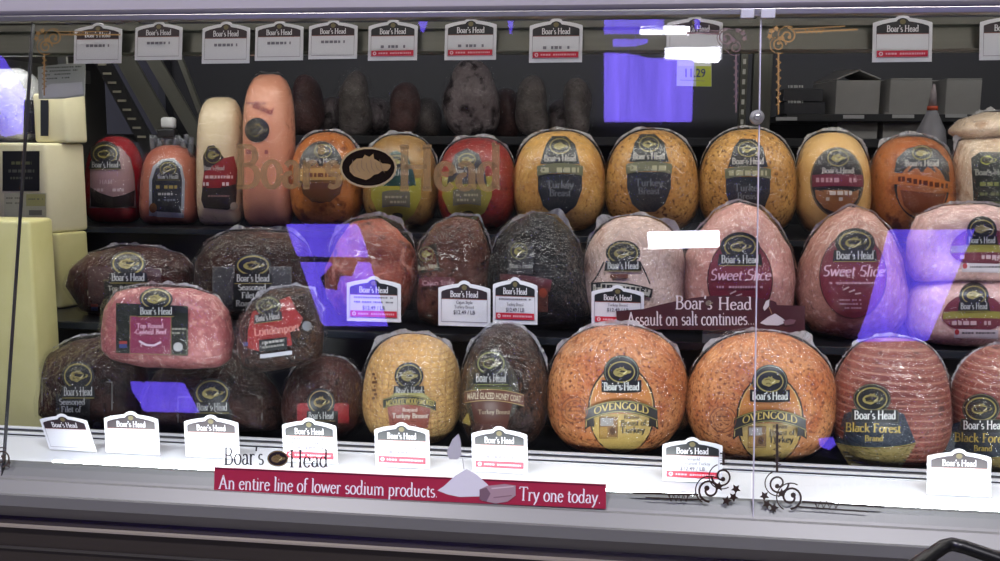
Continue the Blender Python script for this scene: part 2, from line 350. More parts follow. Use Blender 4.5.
    def scrib(s, x0, x1, y, h, m, sk=0):
        rnd = random.Random(int(x0*7+y*13)); x = x0; V = []; Fc = []
        while x < x1:
            w = min(rnd.uniform(.5, 1.6)*h, x1-x)
            if rnd.random() < .85:
                b = len(V); k = sk*(x-x0)/(x1-x0); V += [(x, y-h/2+k), (x+w, y-h/2+k), (x+w, y+h/2+k), (x, y+h/2+k)]; Fc.append((b, b+1, b+2, b+3))
            x += w+.35*h
        if V: s.put(V, Fc, m)
    def boar(s, cx, cy, rx, ry, m='a8974e'):
        s.poly([(cx+p[0]*rx, cy-p[1]*ry) for p in BOAR], m)
        s.line([(cx-.5*rx, cy-.2*ry), (cx-.1*rx, cy-.35*ry), (cx+.1*rx, cy-.1*ry)], rx*.09, '5a4c20')
        s.line([(cx+.2*rx, cy+.25*ry), (cx+.45*rx, cy+.02*ry), (cx+.5*rx, cy-.15*ry)], rx*.08, 'd9cf9a')
        s.line([(cx-.4*rx, cy+.3*ry), (cx-.1*rx, cy+.2*ry), (cx+.05*rx, cy+.4*ry)], rx*.08, '5a4c20')
    def badge(s, *k, **kw):
        if s.sub is None: s.sub = Draw(s.P, s.l, s.st)
        s.sub.l = s.l; s.sub._badge(*k, **kw); s.l = s.sub.l
    def _badge(s, cx, cy, rx, ry, pw=None, gap=None, ph=None, fill='15171a', gold='8a8046', plate=True, ang=0, tcol='bcbeba'):
        pw = pw or rx*2.3; ph = ph or ry*.85
        s.ell(cx, cy, rx*1.12, ry*1.15, fill); s.ring(cx, cy, rx*.93, ry*.93, rx*.09, gold)
        s.boar(cx, cy, rx*.72, ry*.66, gold)
        if plate:
            y0 = cy+(gap if gap is not None else ry*.8)
            k = -math.tan(math.radians(ang))
            t = [(cx-pw*.5+pw*i/6, y0+k*(-pw*.5+pw*i/6)) for i in range(7)]
            s.band(t, [(p[0]+(i-3)*pw*.012, p[1]+ph) for i, p in enumerate(t)], fill, 2)
            s.line([(p[0], p[1]+ph) for p in t], ry*.06, gold)
            s.text("Boar's Head", cx, y0+ph*.78, size=ph*.95, fit=pw*.9, m=tcol, w=.06, th=.03, ang=ang)
    def build(s, name, parent=None):
        o = link(name, mesh(s.v, s.f, s.m), s.mats, parent)
        if s.sub is not None: s.sub.build('emblem', o)
        return o
# ------------------------------------------------------------------ wrapped bodies
def egg(x0, x1, y0, y1, nt_=2.3, nb=3.2, k=.08, lean=0, n=40):
    cx, cy = (x0+x1)/2, (y0+y1)/2; rx, ry = (x1-x0)/2, (y1-y0)/2; out = []
    for i in range(n):
        a = 2*math.pi*i/n; c, s_ = math.cos(a), math.sin(a); e = 2/(nt_ if s_ > 0 else nb)
        u = math.copysign(abs(c)**e, c); v = math.copysign(abs(s_)**e, s_)
        out.append((cx+rx*u*(1-k*max(v, -.3))+lean*v, cy-ry*v))
    mx, mn = max(p[0] for p in out), min(p[0] for p in out)
    return [(x0+(p[0]-mn)*(x1-x0)/(mx-mn), p[1]) for p in out]
def spline(pts, n=64):
    m = len(pts); out = []
    for j in range(n):
        t = j*m/n; i = int(t); f = t-i
        p0, p1, p2, p3 = (pts[(i+q-1) % m] for q in range(4))
        out.append(tuple(.5*((2*p1[q])+(-p0[q]+p2[q])*f+(2*p0[q]-5*p1[q]+4*p2[q]-p3[q])*f*f+(-p0[q]+3*p1[q]-3*p2[q]+p3[q])*f**3) for q in (0, 1)))
    return out
class Body:
    def __init__(s, outline, Y0, zb, D=.07, Db=.06, a=2.5, b=2.0, rest=True):
        W = [at(p[0], p[1], Y0) for p in outline]; s.Y0 = Y0
        zt = max(w.z for w in W); zm = min(w.z for w in W)
        s.off = (zt, zm, zb) if zb is not None else None
        pts = [(w.x, (zb+(w.z-zm)*(zt-zb)/(zt-zm)) if zb is not None else w.z) for w in W]
        s.cx = sum(p[0] for p in pts)/len(pts); s.cz = (max(p[1] for p in pts)+min(p[1] for p in pts))/2
        s.D, s.Db, s.a, s.b = D, Db, a, b; s.amp = s.seed = 0
        s.zb = zb if zb is not None else zm
        K = 360; s.R = [0]*K
        loop = [(p[0]-s.cx, p[1]-s.cz) for p in pts]
        n = len(loop)
        for k in range(K):
            t = 2*math.pi*k/K; dx, dz = math.cos(t), math.sin(t); best = .001
            for i in range(n):
                x1, z1 = loop[i]; x2, z2 = loop[(i+1) % n]
                den = dx*(z2-z1)-dz*(x2-x1)
                if abs(den) < 1e-12: continue
                r = (x1*(z2-z1)-z1*(x2-x1))/den; q = (x1*dz-z1*dx)/den
                if r > 0 and -1e-6 <= q <= 1+1e-6: best = max(best, r)
            s.R[k] = best
    def rad(s, t):
        k = (t/(2*math.pi)*360) % 360; i = int(k); f = k-i; return s.R[i % 360]*(1-f)+s.R[(i+1) % 360]*f
    def depth(s, x, z):
        u, v = x-s.cx, z-s.cz; t = math.atan2(v, u); r = min(math.hypot(u, v)/s.rad(t), .985)
        return s.D*(1-r**s.a)**(1/s.b)
    def P(s, px, py, lift=0):
        d = ray(px, py); Y = s.Y0-s.D*.8
        for _ in range(9):
            p = CAM+d*(Y/d.y); Y = .5*Y+.5*(s.Y0-s.depth(p.x, p.z))
        p = CAM+d*(Y/d.y)
        nn = noise.noise(p*13+Vector((s.seed, s.seed*2.3, 0)))
        return CAM+d*((Y-lift-max(0, nn)*s.amp*1.25-s.amp*.06)/d.y)
    def shell(s, grow=0, amp=0, freq=12, seed=0, nt=72, nr=14, ridge=False, front_only=False):
        V = []; Fc = []; prof = [math.sin(math.pi/2*i/nr) for i in range(nr+1)]
        def mk(r, t, sd):
            R = s.rad(t)+grow; u, v = math.cos(t)*R*r, math.sin(t)*R*r
            dd = (s.D if sd < 0 else s.Db)+grow
            y = sd*dd*max(0, 1-r**s.a)**(1/s.b)
            p = Vector((s.cx+u, s.Y0+y, s.cz+v))
            if amp:
                nn = noise.noise(p*freq+Vector((seed, seed*2.3, 0)))
                if ridge: nn = abs(nn)*1.6
                q = Vector((u, y*1.3, v)).normalized(); p += q*nn*amp
                if p.z < s.zb+.0004: p.z = s.zb+.0004
            return p
        V.append(mk(0, 0, -1))
        rows = [(r, -1) for r in prof[1:]]+[(r, 1) for r in prof[-2:0:-1]]
        for r, sd in rows:
            for i in range(nt): V.append(mk(r, 2*math.pi*i/nt, sd))
        V.append(mk(0, 0, 1)); last = len(V)-1
        for i in range(nt):
            j = (i+1) % nt; Fc.append((0, 1+i, 1+j))
            for k in range(len(rows)-1): Fc.append((1+k*nt+i, 1+(k+1)*nt+i, 1+(k+1)*nt+j, 1+k*nt+j))
            k = len(rows)-1; Fc.append((1+k*nt+i, last, 1+k*nt+j))
        return V, Fc
ITEMS = []
def package(name, outline, Y0, zb, mat, label, cat, D=.07, Db=.06, amp=.004, film=FILM, draw=None, a=2.5, b=2.0, rim=(20, 160), rimw=.007, group=None, seed=None, wrap=True, dents=None):
    seed = seed if seed is not None else len(ITEMS)*3.7
    B = Body(outline, Y0, zb, D, Db, a, b); B.amp, B.seed = amp, seed
    e = empty(name, (B.cx, B.Y0, B.zb), label, cat, group); ITEMS.append(e)
    V, Fc = B.shell(0, amp, 13, seed); me = fixn(mesh(V, Fc)); link('meat', me, mat, e, True)
    if wrap:
        V, Fc = B.shell(.0018+amp*.3, .0042, 34, seed+9, nt=110, nr=20, ridge=True); mi = [0]*len(Fc)
        me = fixn(mesh(V, Fc)); n0 = len(V)
        # sealed edge of the film, a crinkled flange round the upper outline
        if rim:
            V = list(V); Fc = [tuple(p.vertices) for p in me.polygons]; mi = [0]*len(Fc); a0, a1 = rim; n = 90; b0 = len(V)
            for i in range(n+1):
                t = math.radians(a0+(a1-a0)*i/n); fade = min(1, 4*min(i, n-i)/n+.05)
                R0 = B.rad(t)+.003; nz = noise.noise(Vector((math.cos(t)*4+seed, math.sin(t)*4, seed)))*1.3
                nz2 = noise.noise(Vector((math.cos(t)*30+seed, math.sin(t)*30, seed)))
                R1 = R0+(max(.05, .42+1.1*nz)*rimw*.8*(1+.35*noise.noise(Vector((math.cos(t)*14+seed, math.sin(t)*14, seed))))+.0015)*fade; yy = B.Y0+.003*nz
                for R_, y_ in ((R0, yy), ((R0+R1)/2, yy+.003*nz2), (R1, yy+.007*nz2)):
                    V.append(Vector((B.cx+math.cos(t)*R_, y_, B.cz+math.sin(t)*R_)))
            for i in range(n):
                for k in (0, 1): q = b0+3*i+k; Fc.append((q, q+1, q+4, q+3)); mi.append(1)
            me = mesh(V, Fc, mi)
        link('plastic_wrap', me, [film, RIM] if rim else [film], e, True)
    if draw:
        d = Draw(B.P); draw(d); d.build('label', e)
    return e
TUBE_E, TUBE2_E, VIO, WHL, CEIL, WORLD, EXPO, REAR = 28, 11.5, 13, 40, 135, .2, -.04, 1.5
# ------------------------------------------------------------------ levels
ZT, ZM, ZB = 1.19, 1.04, .875          # top, middle and bottom shelf
YT, YM, YB = 1.82, 1.62, 1.45
XL, XR = -1.30, 1.45
# ------------------------------------------------------------------ display case
case = empty('display_case', (0, 1.5, 0), 'long refrigerated deli display case with black stepped shelves and pale metal sill', 'display case')
GREY = metal_mat('painted_steel', 'd9d4d6', .4, .05, (1, 30, 30), .05)
SILL = metal_mat('sill_enamel', '747472', .38, .1, (1, 20, 20), .05)
ALU = metal_mat('brushed_aluminium', '8d8c84', .38, .85)
BLK = flat('0c0c0f', .35); WHT = metal_mat('white_enamel', 'd9dbde', .3, .0, (1, 10, 10), .03)
DARKM = flat('2a2724', .4, .4)
h0 = zat(500, 11.5, 1.29)
b = MB()
cx_, cz_ = 1.29, h0
prof = [(1.315, h0), (1.285, h0), (1.278, h0+.006), (1.272, h0+.02), (1.272, h0+.085), (1.285, h0+.12), (1.32, h0+.14), (2.3, h0+.14), (2.3, h0+.12), (1.33, h0+.12)]  # the deep top is an unseen canopy added to block outside light
b.extrude_x(prof, XL, XR); b.build('header', GREY, case)
b = MB(); b.box(XL, XR, 1.279, 1.30, h0-.0085, h0-.0005, bev=.001); b.build('header_trim', ALU, case)
# rail that carries the upper price tags
r0, r1 = zat(500, 53.5, 1.5), zat(500, 22, 1.5)
b = MB(); b.extrude_x([(1.50, r0), (1.495, r0+.004), (1.50, r1-.012), (1.49, r1-.01), (1.49, r1), (1.52, r1), (1.52, r0)], XL, XR); b.build('tag_rail', metal_mat('tag_rail_steel', '5e5f58', .3, .75), case)
for x in (XL+.01, XR-.02): b = MB(); b.box(x, x+.01, 1.52, 2.2, r0, r0+.03); b.build('rail_bracket', ALU, case)
# sill and front, one profile
def q(py, Y, px=250): return (Y, zat(px, py, Y))
lip = zat(250, 473, 1.17)
prof = [(1.365, .84), (1.365, .899), (1.355, .9005), (1.352, .884), (1.342, .884), (1.339, .9005), (1.329, .9005), (1.326, .884), (1.318, .884), (1.313, .9), (1.30, .8985),
        (1.24, .893), (1.20, .885), (1.178, .886), (1.177, lip-.002), (1.172, lip), (1.168, lip-.002), (1.155, zat(250, 491, 1.155)), (1.15, zat(250, 491, 1.155)-.001),
        (1.137, zat(250, 507, 1.137)), (1.130, zat(250, 509, 1.13)), (1.132, zat(250, 520, 1.132)), (1.15, zat(250, 530, 1.15)), (1.20, zat(250, 530, 1.15)), (1.2, .75), (1.365, .75)]
b = MB(); b.extrude_x(prof, XL, XR); b.build('front_sill', SILL, case)
b = MB(); b.extrude_x([(1.20, .6), (1.152, .6), (1.145, zat(250, 541, 1.145)), (1.15, zat(250, 529.5, 1.15)), (1.20, zat(250, 529, 1.2))], XL, XR); b.build('bumper', metal_mat('bumper_brown', '37312d', .4, .3), case)
b = MB(); z_ = zat(250, 541, 1.14); b.box(XL, XR, 1.139, 1.1475, z_-.0012, z_+.0012); b.build('bumper_trim', flat('b0a69a', .3, .5), case)
b = MB(); b.box(XL, XR, 1.153, 2.25, .0, zat(250, 554, 1.15)); b.build('base_panel', flat('0b0b0e', .4), case)
b = MB(); z_ = zat(20, 549, 1.14); b.box(XL, XR, 1.143, 1.1515, z_-.002, z_+.001); b.build('kick_trim', flat('55524f', .3, .6), case)
# white metal deck insert that faces the lamp
b = MB(); b.extrude_x([(1.312, .9006), (1.312, .9016), (1.24, .895), (1.202, .8865), (1.202, .8856), (1.24, .894)], XL+.01, XR-.01); b.build('deck_panel', WHT, case)
for y0 in (1.353, 1.327, 1.314):
    b = MB(); b.box(XL+.01, XR-.01, y0, y0+(.011 if y0 > 1.32 else .003), .9007, .9022, bev=.0004); b.build('slide_rail', WHT, case)
# stepped shelves
for nm, y0, y1, z, t in (('bottom_shelf', 1.367, 1.56, ZB, .02), ('middle_shelf', 1.535, 1.755, ZM, .014), ('top_shelf', 1.735, 2.1, ZT, .012)):
    b = MB(); b.box(XL, XR, y0, y1, z-t, z, bev=.002); b.build(nm, flat('141418', .3), case)
b = MB(); b.box(XL, XR, 1.585, 1.60, ZB, ZM-.0142); b.box(XL, XR, 1.765, 1.78, ZM, ZT-.0125); b.build('riser', flat('0e0f16', .35), case)
b = MB(); b.box(XL, XR, 1.733, 1.7345, ZT-.011, ZT-.001); b.box(XL, XR, 1.533, 1.5345, ZM-.012, ZM-.001); b.build('shelf_edge', flat('2b3138', .25, .3), case)
b = MB(); b.box(XL-.02, XL-.001, 1.30, 2.3, 0, h0+.1); b.build('end_panel', flat('55534f', .5), case)
b = MB(); b.box(XR+.001, XR+.02, 1.30, 2.3, 0, h0+.1); b.build('end_panel', flat('55534f', .5), case)
b = MB(); b.box(XL, XR, 2.26, 2.28, .0, 1.262); b.build('rear_panel', flat('0d0e12', .4), case)
# lamps
def lampmat(nm, col, st):
    m = bpy.data.materials.new(nm); T, N, L = nt(m); b_ = N['Principled BSDF']
    b_.inputs['Base Color'].default_value = (1, 1, 1, 1); b_.inputs['Emission Color'].default_value = col+(1,); b_.inputs['Emission Strength'].default_value = st; return m
TUBE = lampmat('tube_light', (.93, .97, 1), TUBE_E); TUBE2 = lampmat('tube_light_upper', (1, .96, .9), TUBE2_E)
seam = .171
for x0, x1, lab in ((xat(42, 1.19, 470), seam-.05, 'long fluorescent tube behind the sill lip under the main glass'), (seam+.085, XR-.02, 'fluorescent tube behind the sill lip right of the glass joint')):
    e = empty('fluorescent_tube', ((x0+x1)/2, 1.189, .889), lab, 'lamp', 'sill lamps')
    b = MB(); b.tube([(x0+.02, 1.189, .9035), (x1-.02, 1.189, .9035)], .009, n=12); b.build('tube', TUBE, e, True)
    b = MB(); b.box(x0, x0+.02, 1.18, 1.2, .8865, .909, bev=.003); b.build('socket', flat('d8d8d8', .4), e); b = MB(); b.box(x1-.02, x1, 1.18, 1.2, .8865, .909, bev=.003); b.build('socket', flat('d8d8d8', .4), e)
hz = h0+.08
e = empty('fluorescent_tube', (0, 1.60, hz), 'fluorescent tube under the canopy inside the header', 'lamp')
b = MB(); b.extrude_x([(1.565, hz-.012), (1.60, hz-.02), (1.64, hz-.012), (1.64, hz+.02), (1.565, hz+.02)], XL+.05, XR-.05); b.build('diffuser', TUBE2, e)
b = MB(); b.extrude_x([(1.60, h0+.118), (1.648, h0+.118), (1.65, h0+.052), (1.647, h0+.052), (1.644, h0+.1), (1.60, h0+.112)], XL+.06, XR-.06); b.build('added_baffle', flat('b8b8b8', .4), e)  # unseen plate added behind the lamp to keep its light off the back
for x in (XL+.02, XR-.05): b = MB(); b.box(x, x+.03, 1.585, 1.615, hz-.015, h0+.12); b.build('socket', flat('d8d8d8', .4), e)
# ------------------------------------------------------------------ glass
GT = Vector((0, 1.287, h0-.009)); GB = Vector((0, 1.157, zat(250, 489, 1.157)))
gd = (GT-GB).normalized(); gn = Vector((0, -gd.z, gd.y))
if gn.y > 0: gn = -gn
def onglass(px, py, lift=0):
    d = ray(px, py); t = (GB-CAM).dot(gn)/d.dot(gn); return CAM+d*t+gn*lift
def gx(px, py): return onglass(px, py).x
GPAN = []
for x0, x1, lab in ((XL+.005, -.836, 'narrow slanted glass panel at the far left of the case'), (-.833, seam-.0015, 'wide slanted front glass panel with gold lettering and scroll corners'),
                    (seam+.0015, XR-.005, 'right slanted front glass panel with gold scroll corners')):
    e = empty('slanted_glass', ((x0+x1)/2, GB.y, GB.z), lab, 'glass panel')
    b = MB(); a = GB; c = GT; bk = -gn*.005
    V = [(x, p.y+o.y, p.z+o.z) for x in (x0, x1) for p in (a, c) for o in (Vector((0, 0, 0)), bk)]
    b.add(V, [(0, 2, 3, 1), (4, 5, 7, 6), (0, 4, 6, 2), (1, 3, 7, 5), (0, 1, 5, 4), (2, 6, 7, 3)])
    b.build('pane', GLASS, e); GPAN.append(e)
    if x0 > -1.2:
        b = MB(); xx = x0
        for s_ in ((-.0003, .0009) if x0 < 0 else (-.0006, .0006),):
            V = [(xx+k, p.y+o.y, p.z+o.z) for k in s_ for p in (a, c) for o in (gn*.0008, bk*1.1)]
            b.add(V, [(0, 2, 3, 1), (4, 5, 7, 6), (0, 4, 6, 2), (1, 3, 7, 5), (0, 1, 5, 4), (2, 6, 7, 3)])
        b.build('polished_edge', flat('c9c6d6', .15, .2) if x0 > 0 else flat('2c2c2e', .3), e)  # pale colour paints a highlight along the joint edge
GOLD = flat('8a6b3c', .38, .75, 0, 0, .8); GOLDF = flat('6f542a', .6, .1, 0, 0, .72); DKB = flat('140e0b', .05)
BRZ = flat('3a2a22', .35, .5)
def scroll(d, cx, cy, s, hx, vy, m, hl=60, vl=60, k=.5):
    """corner ornament: two volutes, leaves, a twisted bar along and one up or down"""
    def sp(x, y, r, a0, turns, w, dr):
        pl = []; n = 26
        for i in range(n+1):
            t = i/n; a = math.radians(a0)+dr*t*turns*2*math.pi; rr = r*(1-.72*t); pl.append((x+rr*math.cos(a), y+rr*math.sin(a)))
        d.line(pl, w, m); d.ell(pl[-1][0], pl[-1][1], w*1.3, w*1.3, m, 8)
    sp(cx+hx*s*1.0, cy, s*.95, 90 if vy < 0 else -90, 1.35, s*.17, hx*-vy*-1)
    sp(cx, cy+vy*s*1.1, s*.85, 0 if hx > 0 else 180, 1.3, s*.15, hx*vy*-1)
    d.ring(cx+hx*s*1.0, cy, s*1.12, s*1.12, s*.1, m, 120, 300)
    d.ring(cx, cy+vy*s*1.1, s*1.05, s*1.0, s*.09, m, 60, 250)
    for (lx, ly, a) in ((-.9*hx, -.55*vy, 200), (-.35*hx, -.85*vy, 250), (-1.1*hx, .1*vy, 160), (.25*hx, .3*vy, 45)):
        x, y = cx+lx*s, cy+ly*s; pts = []
        for i in range(10):
            t = i*2*math.pi/10; r = s*(.42 if i % 2 == 0 else .2); pts.append((x+r*math.cos(t+a), y+r*math.sin(t+a)))
        d.fan(pts, m, 2)
    x0 = cx+hx*s*1.9
    d.line([(x0, cy+.9*s*-vy*.4), (x0+hx*hl, cy+.9*s*-vy*.4+k)], s*.17, m); d.line([(x0-hx*s*.3, cy+.75*s*-vy), (x0+hx*hl*.8, cy+.75*s*-vy+k)], s*.1, m)
    tw = [(x0+hx*hl*(.15+.3*i/8), cy-.55*s*vy+(s*.32 if i % 2 else -s*.22)) for i in range(9)]; d.line(tw, s*.15, m)
    y0 = cy+vy*s*2
    d.line([(cx-.1*s*hx, y0), (cx-.1*s*hx, y0+vy*vl)], s*.2, m)
    if vl > 10:
        tw = [(cx-.1*s*hx+(s*.28 if i % 2 else -s*.28), y0+vy*vl*(.1+.75*i/12)) for i in range(13)]; d.line(tw, s*.14, m)
def gl(pan, nm, fn, out=.0006):
    d = Draw(onglass, out, .00012); fn(d); return d.build(nm, GPAN[pan])
def f(d):
    scroll(d, 46, 38, 8, 1, 1, GOLD, 60, 42, 0)
gl(1, 'scroll_ornament', f)
def f(d): scroll(d, 735, 38, 8.5, -1, 1, flat('6b5a50', .3, .8, 0, 0, .85), 32, 58, -2)
gl(1, 'scroll_ornament', f)
def f(d): scroll(d, 779, 36, 8.5, 1, 1, GOLD, 62, 62, -3)
gl(2, 'scroll_ornament', f)
def f(d): scroll(d, 722, 490, 12.5, -1, -1, BRZ, 66, 14, -2)
gl(1, 'scroll_ornament', f)
def f(d): scroll(d, 778, 497, 12.5, 1, -1, flat('4a4038', .35, .5), 82, 48, 5)
gl(2, 'scroll_ornament', f)
def f(d): scroll(d, -8, 458, 9.5, 1, -1, flat('5a4e44', .35, .5), 1, 6, 2)
gl(0, 'scroll_ornament', f)
def f(d):
    d.text("Boar's", 288, 187, size=58, fit=106, m=GOLDF, w=.075, th=.04)
gl(1, 'gold_lettering', f)
def f(d): d.text("Head", 450, 189, size=60, fit=104, m=GOLDF, w=.075, th=.04)
gl(1, 'gold_lettering', f)
def f(d):
    d.ell(368.5, 167.5, 28.5, 20.5, flat('8f7f5a', .4, .5)); d.ell(368.5, 167.5, 26.5, 18.5, DKB)
    d.poly([(368+(p[0]+.02)*23, 167.5-p[1]*17.5) for p in BOAR], flat('7a6238', .4, .3))
    for i in range(7): d.line([(353+i*4.5, 160+(i % 2)*3), (352+i*5, 168), (355+i*5, 173-(i % 3))], .55, '56452a')
gl(1, 'emblem', f)
def f(d):
    bk = flat('1d1a1c', .4)
    d.text("Boar's", 244, 464.5, size=24, fit=40, m=bk, w=.05, th=.02)
gl(1, 'black_lettering', f)
def f(d): d.text("Head", 309, 467, size=24, fit=39, m='1d1a1c', w=.05, th=.02)
gl(1, 'black_lettering', f)
def f(d):
    d.ell(278, 458.5, 10.5, 8, '1f1713'); d.ring(278, 458.5, 9.6, 7.2, .7, '7d6a44'); d.boar(278, 458.5, 8, 6, '6e5c3a')
gl(1, 'emblem', f)
# clamp at the glass joint
b = MB(); p = onglass(747, 14.5); b.box(p.x-.009, p.x+.008, p.y-.012, p.y-.001, p.z-.006, p.z+.006, bev=.001)
p = onglass(767, 14.5); b.box(p.x-.009, p.x+.009, p.y-.012, p.y-.001, p.z-.006, p.z+.006, bev=.001); p = onglass(756.5, 14); b.box(p.x-.018, p.x+.016, p.y-.008, p.y-.001, p.z-.003, p.z+.005, bev=.001)
o = b.build('glass_clamp', flat('c4c4c8', .4, .2)); props(o, 'small metal clamp on the joint of the two big glass panels under the header', 'clamp')
# ------------------------------------------------------------------ signs on the glass
def card(nm, P, outline, thick, m, parent):
    """thin solid card whose front follows P"""
    n = len(outline); t = tessellate_polygon([[Vector((p[0], p[1], 0)) for p in outline]])
    fr = [P(p[0], p[1], thick) for p in outline]; bk = [P(p[0], p[1], 0) for p in outline]
    V = fr+bk; Fc = [tuple(q) for q in t]+[tuple(n+i for i in q[::-1]) for q in t]+[(i, n+i, n+(i+1) % n, (i+1) % n) for i in range(n)]
    return link(nm, fixn(mesh(V, Fc)), m, parent)
RED = '96203a'
s = empty('sign_strip', tuple(onglass(410, 500)+gn*.003), 'long red strip sign with a line about lower sodium, stuck low on the front glass', 'sign')
o = card('panel', lambda a, b_, l: onglass(a, b_, l+.002), [(215.5, 467), (606, 484), (606, 508.5), (215, 491)], .0012, flat(RED, .4), s)
d = Draw(onglass, .0034, .0001)
d.line([(216, 468), (605, 485)], 1.2, '5e1226'); d.text('An entire line of lower sodium products.', 219.5, 488, size=18.6, fit=219, al='l', ang=-2.35, m='e6dfe4', w=.052, th=.024)
d.text('Try one today.', 519, 499.5, size=18.6, fit=82, al='l', ang=-2.5, m='e6dfe4', w=.052, th=.024); d.build('lettering', s)
d = Draw(onglass, .0036, .0001)
d.fan([(438, 490), (444, 486), (456, 475), (467, 468.5), (477, 474), (488, 484), (491, 489), (480, 496), (460, 496.5), (448, 494)], 'c9c7cf', 3)
d.fan([(447, 452), (453, 439), (459, 433.5), (461, 440), (462, 455), (458, 459), (450, 459)], 'a9a8ae', 3); d.line([(463, 458), (464.5, 469)], .8, 'a9a8ae')
d.build('salt_heap_picture', s)
d = Draw(onglass, .0042, .0001)
d.fan([(480, 489), (487, 485.5), (505, 483.5), (516, 485), (516, 495), (508, 501), (496, 503), (482, 500)], '9a8088', 2)
d.fan([(480, 489), (487, 487), (491, 493), (487, 501), (480, 499)], '6d5560', 2); d.line([(492, 488), (514, 486)], 1.2, 'c4b0b4'); d.line([(494, 497), (512, 495)], 1, '7d6068')
d.build('meat_loaf_picture', s)
YS = 1.50
zs0 = zat(700, 333, YS)
P2 = lambda a, b_, l=0: at(a, b_, YS)-ray(a, b_)*(l/1.0)
s = empty('sign_strip', tuple(at(708, 337, YS)), 'dark maroon arched sign about salt standing on the middle shelf edge', 'sign')
ol = [(616, 311), (643, 309)]+[(643+8*i, 309-13.5*math.sin(math.pi*min(1, i/20)*.97)+.0*i) for i in range(1, 17)]+[(776, 302), (777, 305), (805, 306), (805, 334), (776, 333), (777, 331), (645, 329), (617, 323)]
card('panel', P2, ol, .0015, flat('452028', .4), s)
d = Draw(P2, .002, .0003)
d.text("Boar's", 693.5, 309, size=18.5, fit=37, ang=-.5, m='d8ccd2', w=.052, th=.026); d.text('Head', 735, 309.5, size=17, fit=34, m='d8ccd2', w=.052, th=.026)
d.text('Assault on salt continues...', 691, 325, size=18.5, fit=128, ang=.4, m='e2dade', w=.052, th=.026); d.boar(709, 303, 4.2, 4, '7d7368'); d.build('lettering', s)
d = Draw(P2, .003, .0003)
d.fan([(760, 323), (768, 317), (775, 313.5), (782, 318), (787, 322), (778, 325.5), (766, 325)], 'c9c4c9', 2); d.fan([(763, 308), (766, 301), (769.5, 299.5), (769, 306), (764.5, 311)], 'c9c4c9', 2); d.line([(769, 307), (772, 314)], .8, '9a7a60')
d.fan([(783, 321), (790, 319), (796, 320), (794, 324), (785, 325.5)], '705058', 2); d.build('salt_heap_picture', s)
b = MB(); p = at(718, 338, YS+.004); b.box(p.x-.024, p.x+.024, YS+.004, YS+.03, zs0-.016, zs0+.004); b.box(p.x-.012, p.x+.012, YS+.004, 1.5355, zs0-.018, zs0-.01); b.build('holder', flat('4a4f56', .2, .3), s)
# ------------------------------------------------------------------ price tags
def price_tag(q, Y, low, lines, label, group, zb=None, bright=False, post=None):
    TL, TR, BR, BL = q; W0 = [at(p[0], p[1], Y) for p in (TL, TR, BR, BL)]
    if zb is not None:
        dz = zb-min(W0[2].z, W0[3].z); W0[2].z += dz*.0; 
        W0[2] = Vector((W0[2].x, Y, zb)); W0[3] = Vector((W0[3].x, Y, zb))
    def P(u, v, l=0):   # u 0..100, v 0..75 downwards
        u /= 100; v /= 75
        a = W0[0].lerp(W0[1], u); c = W0[3].lerp(W0[2], u); p = a.lerp(c, v); return Vector((p.x, p.y-l, p.z))
    top = [(0, 14), (1, 12.5), (12, 9.5), (26, 7), (38, 5.5), (41, 2.5), (46, .5), (50, 0), (54, .5), (59, 2.5), (62, 5.5), (74, 7), (88, 9.5), (99, 12.5), (100, 14)]
    ol = top+[(100, 75), (0, 75)]
    me_b = card('card', P, ol, .0012, flat('dcdce0', .45), None)
    o = me_b; o.name = 'price_tag'; props(o, label, 'price tag', group)
    d = Draw(P, .0014, .00015)
    ins = [(6+(p[0]*.88), p[1]+5.5) for p in top]
    d.poly(ins+[(94, 30), (6, 30)], '2e2228' if not low else '1f2024'); d.line([(6, 30.5), (94, 30.5)], 1.2, '8a5a50')
    d.ell(50, 11.5, 5.2, 4.2, '6d6342', 10)
    d.text("Boar's Head", 50, 27, size=13.5, fit=54, m='e6e4e8', w=.07, th=.035)
    d.line([(6, 20), (6, 68), (94, 68), (94, 20)], .9, '6d6670')
    y = 37
    for i, t in enumerate(lines):
        last = i == len(lines)-1
        if t == '~': d.scrib(26 if last else 14, 76 if last else 86, y-2, 5 if last else 2.6, '77747e')
        elif t: d.text(t, 50, y+(3 if last else 1), size=9 if last else 7, m='55525c')
        y += 7.5
    if low:
        d.put([(7, 57), (93, 57), (93, 67), (7, 67)], [(0, 1, 2, 3)], 'c4283e'); d.ell(14, 62, 3.6, 3.4, 'ead6da', 10); d.poly([(12, 61), (14, 64.5), (16, 61), (14.5, 60.2), (14, 61), (13.4, 60.2)], 'c4283e')
        d.scrib(22, 88, 62, 3, 'e6a8b0')
    pr = d.build('print', o)
    if post:
        b = MB(); w = post; m_ = (W0[3]+W0[2])/2
        b.box(m_.x-w, m_.x+w, Y+.0008, Y+.006, m_.z+.001, m_.z+.018); b.box(m_.x-w*.8, m_.x+w*.8, Y+.0008, Y+.03, m_.z+.0005, m_.z+.002)
        b.build('holder', flat('b9bcc4', .2, .1, 0, 0, .9), o)
    return o
def quad(x0, x1, y0, y1, k=0, lx=0): return ((x0+lx, y0-k/2), (x1+lx, y0+k/2), (x1, y1+k/2), (x0, y1-k/2))
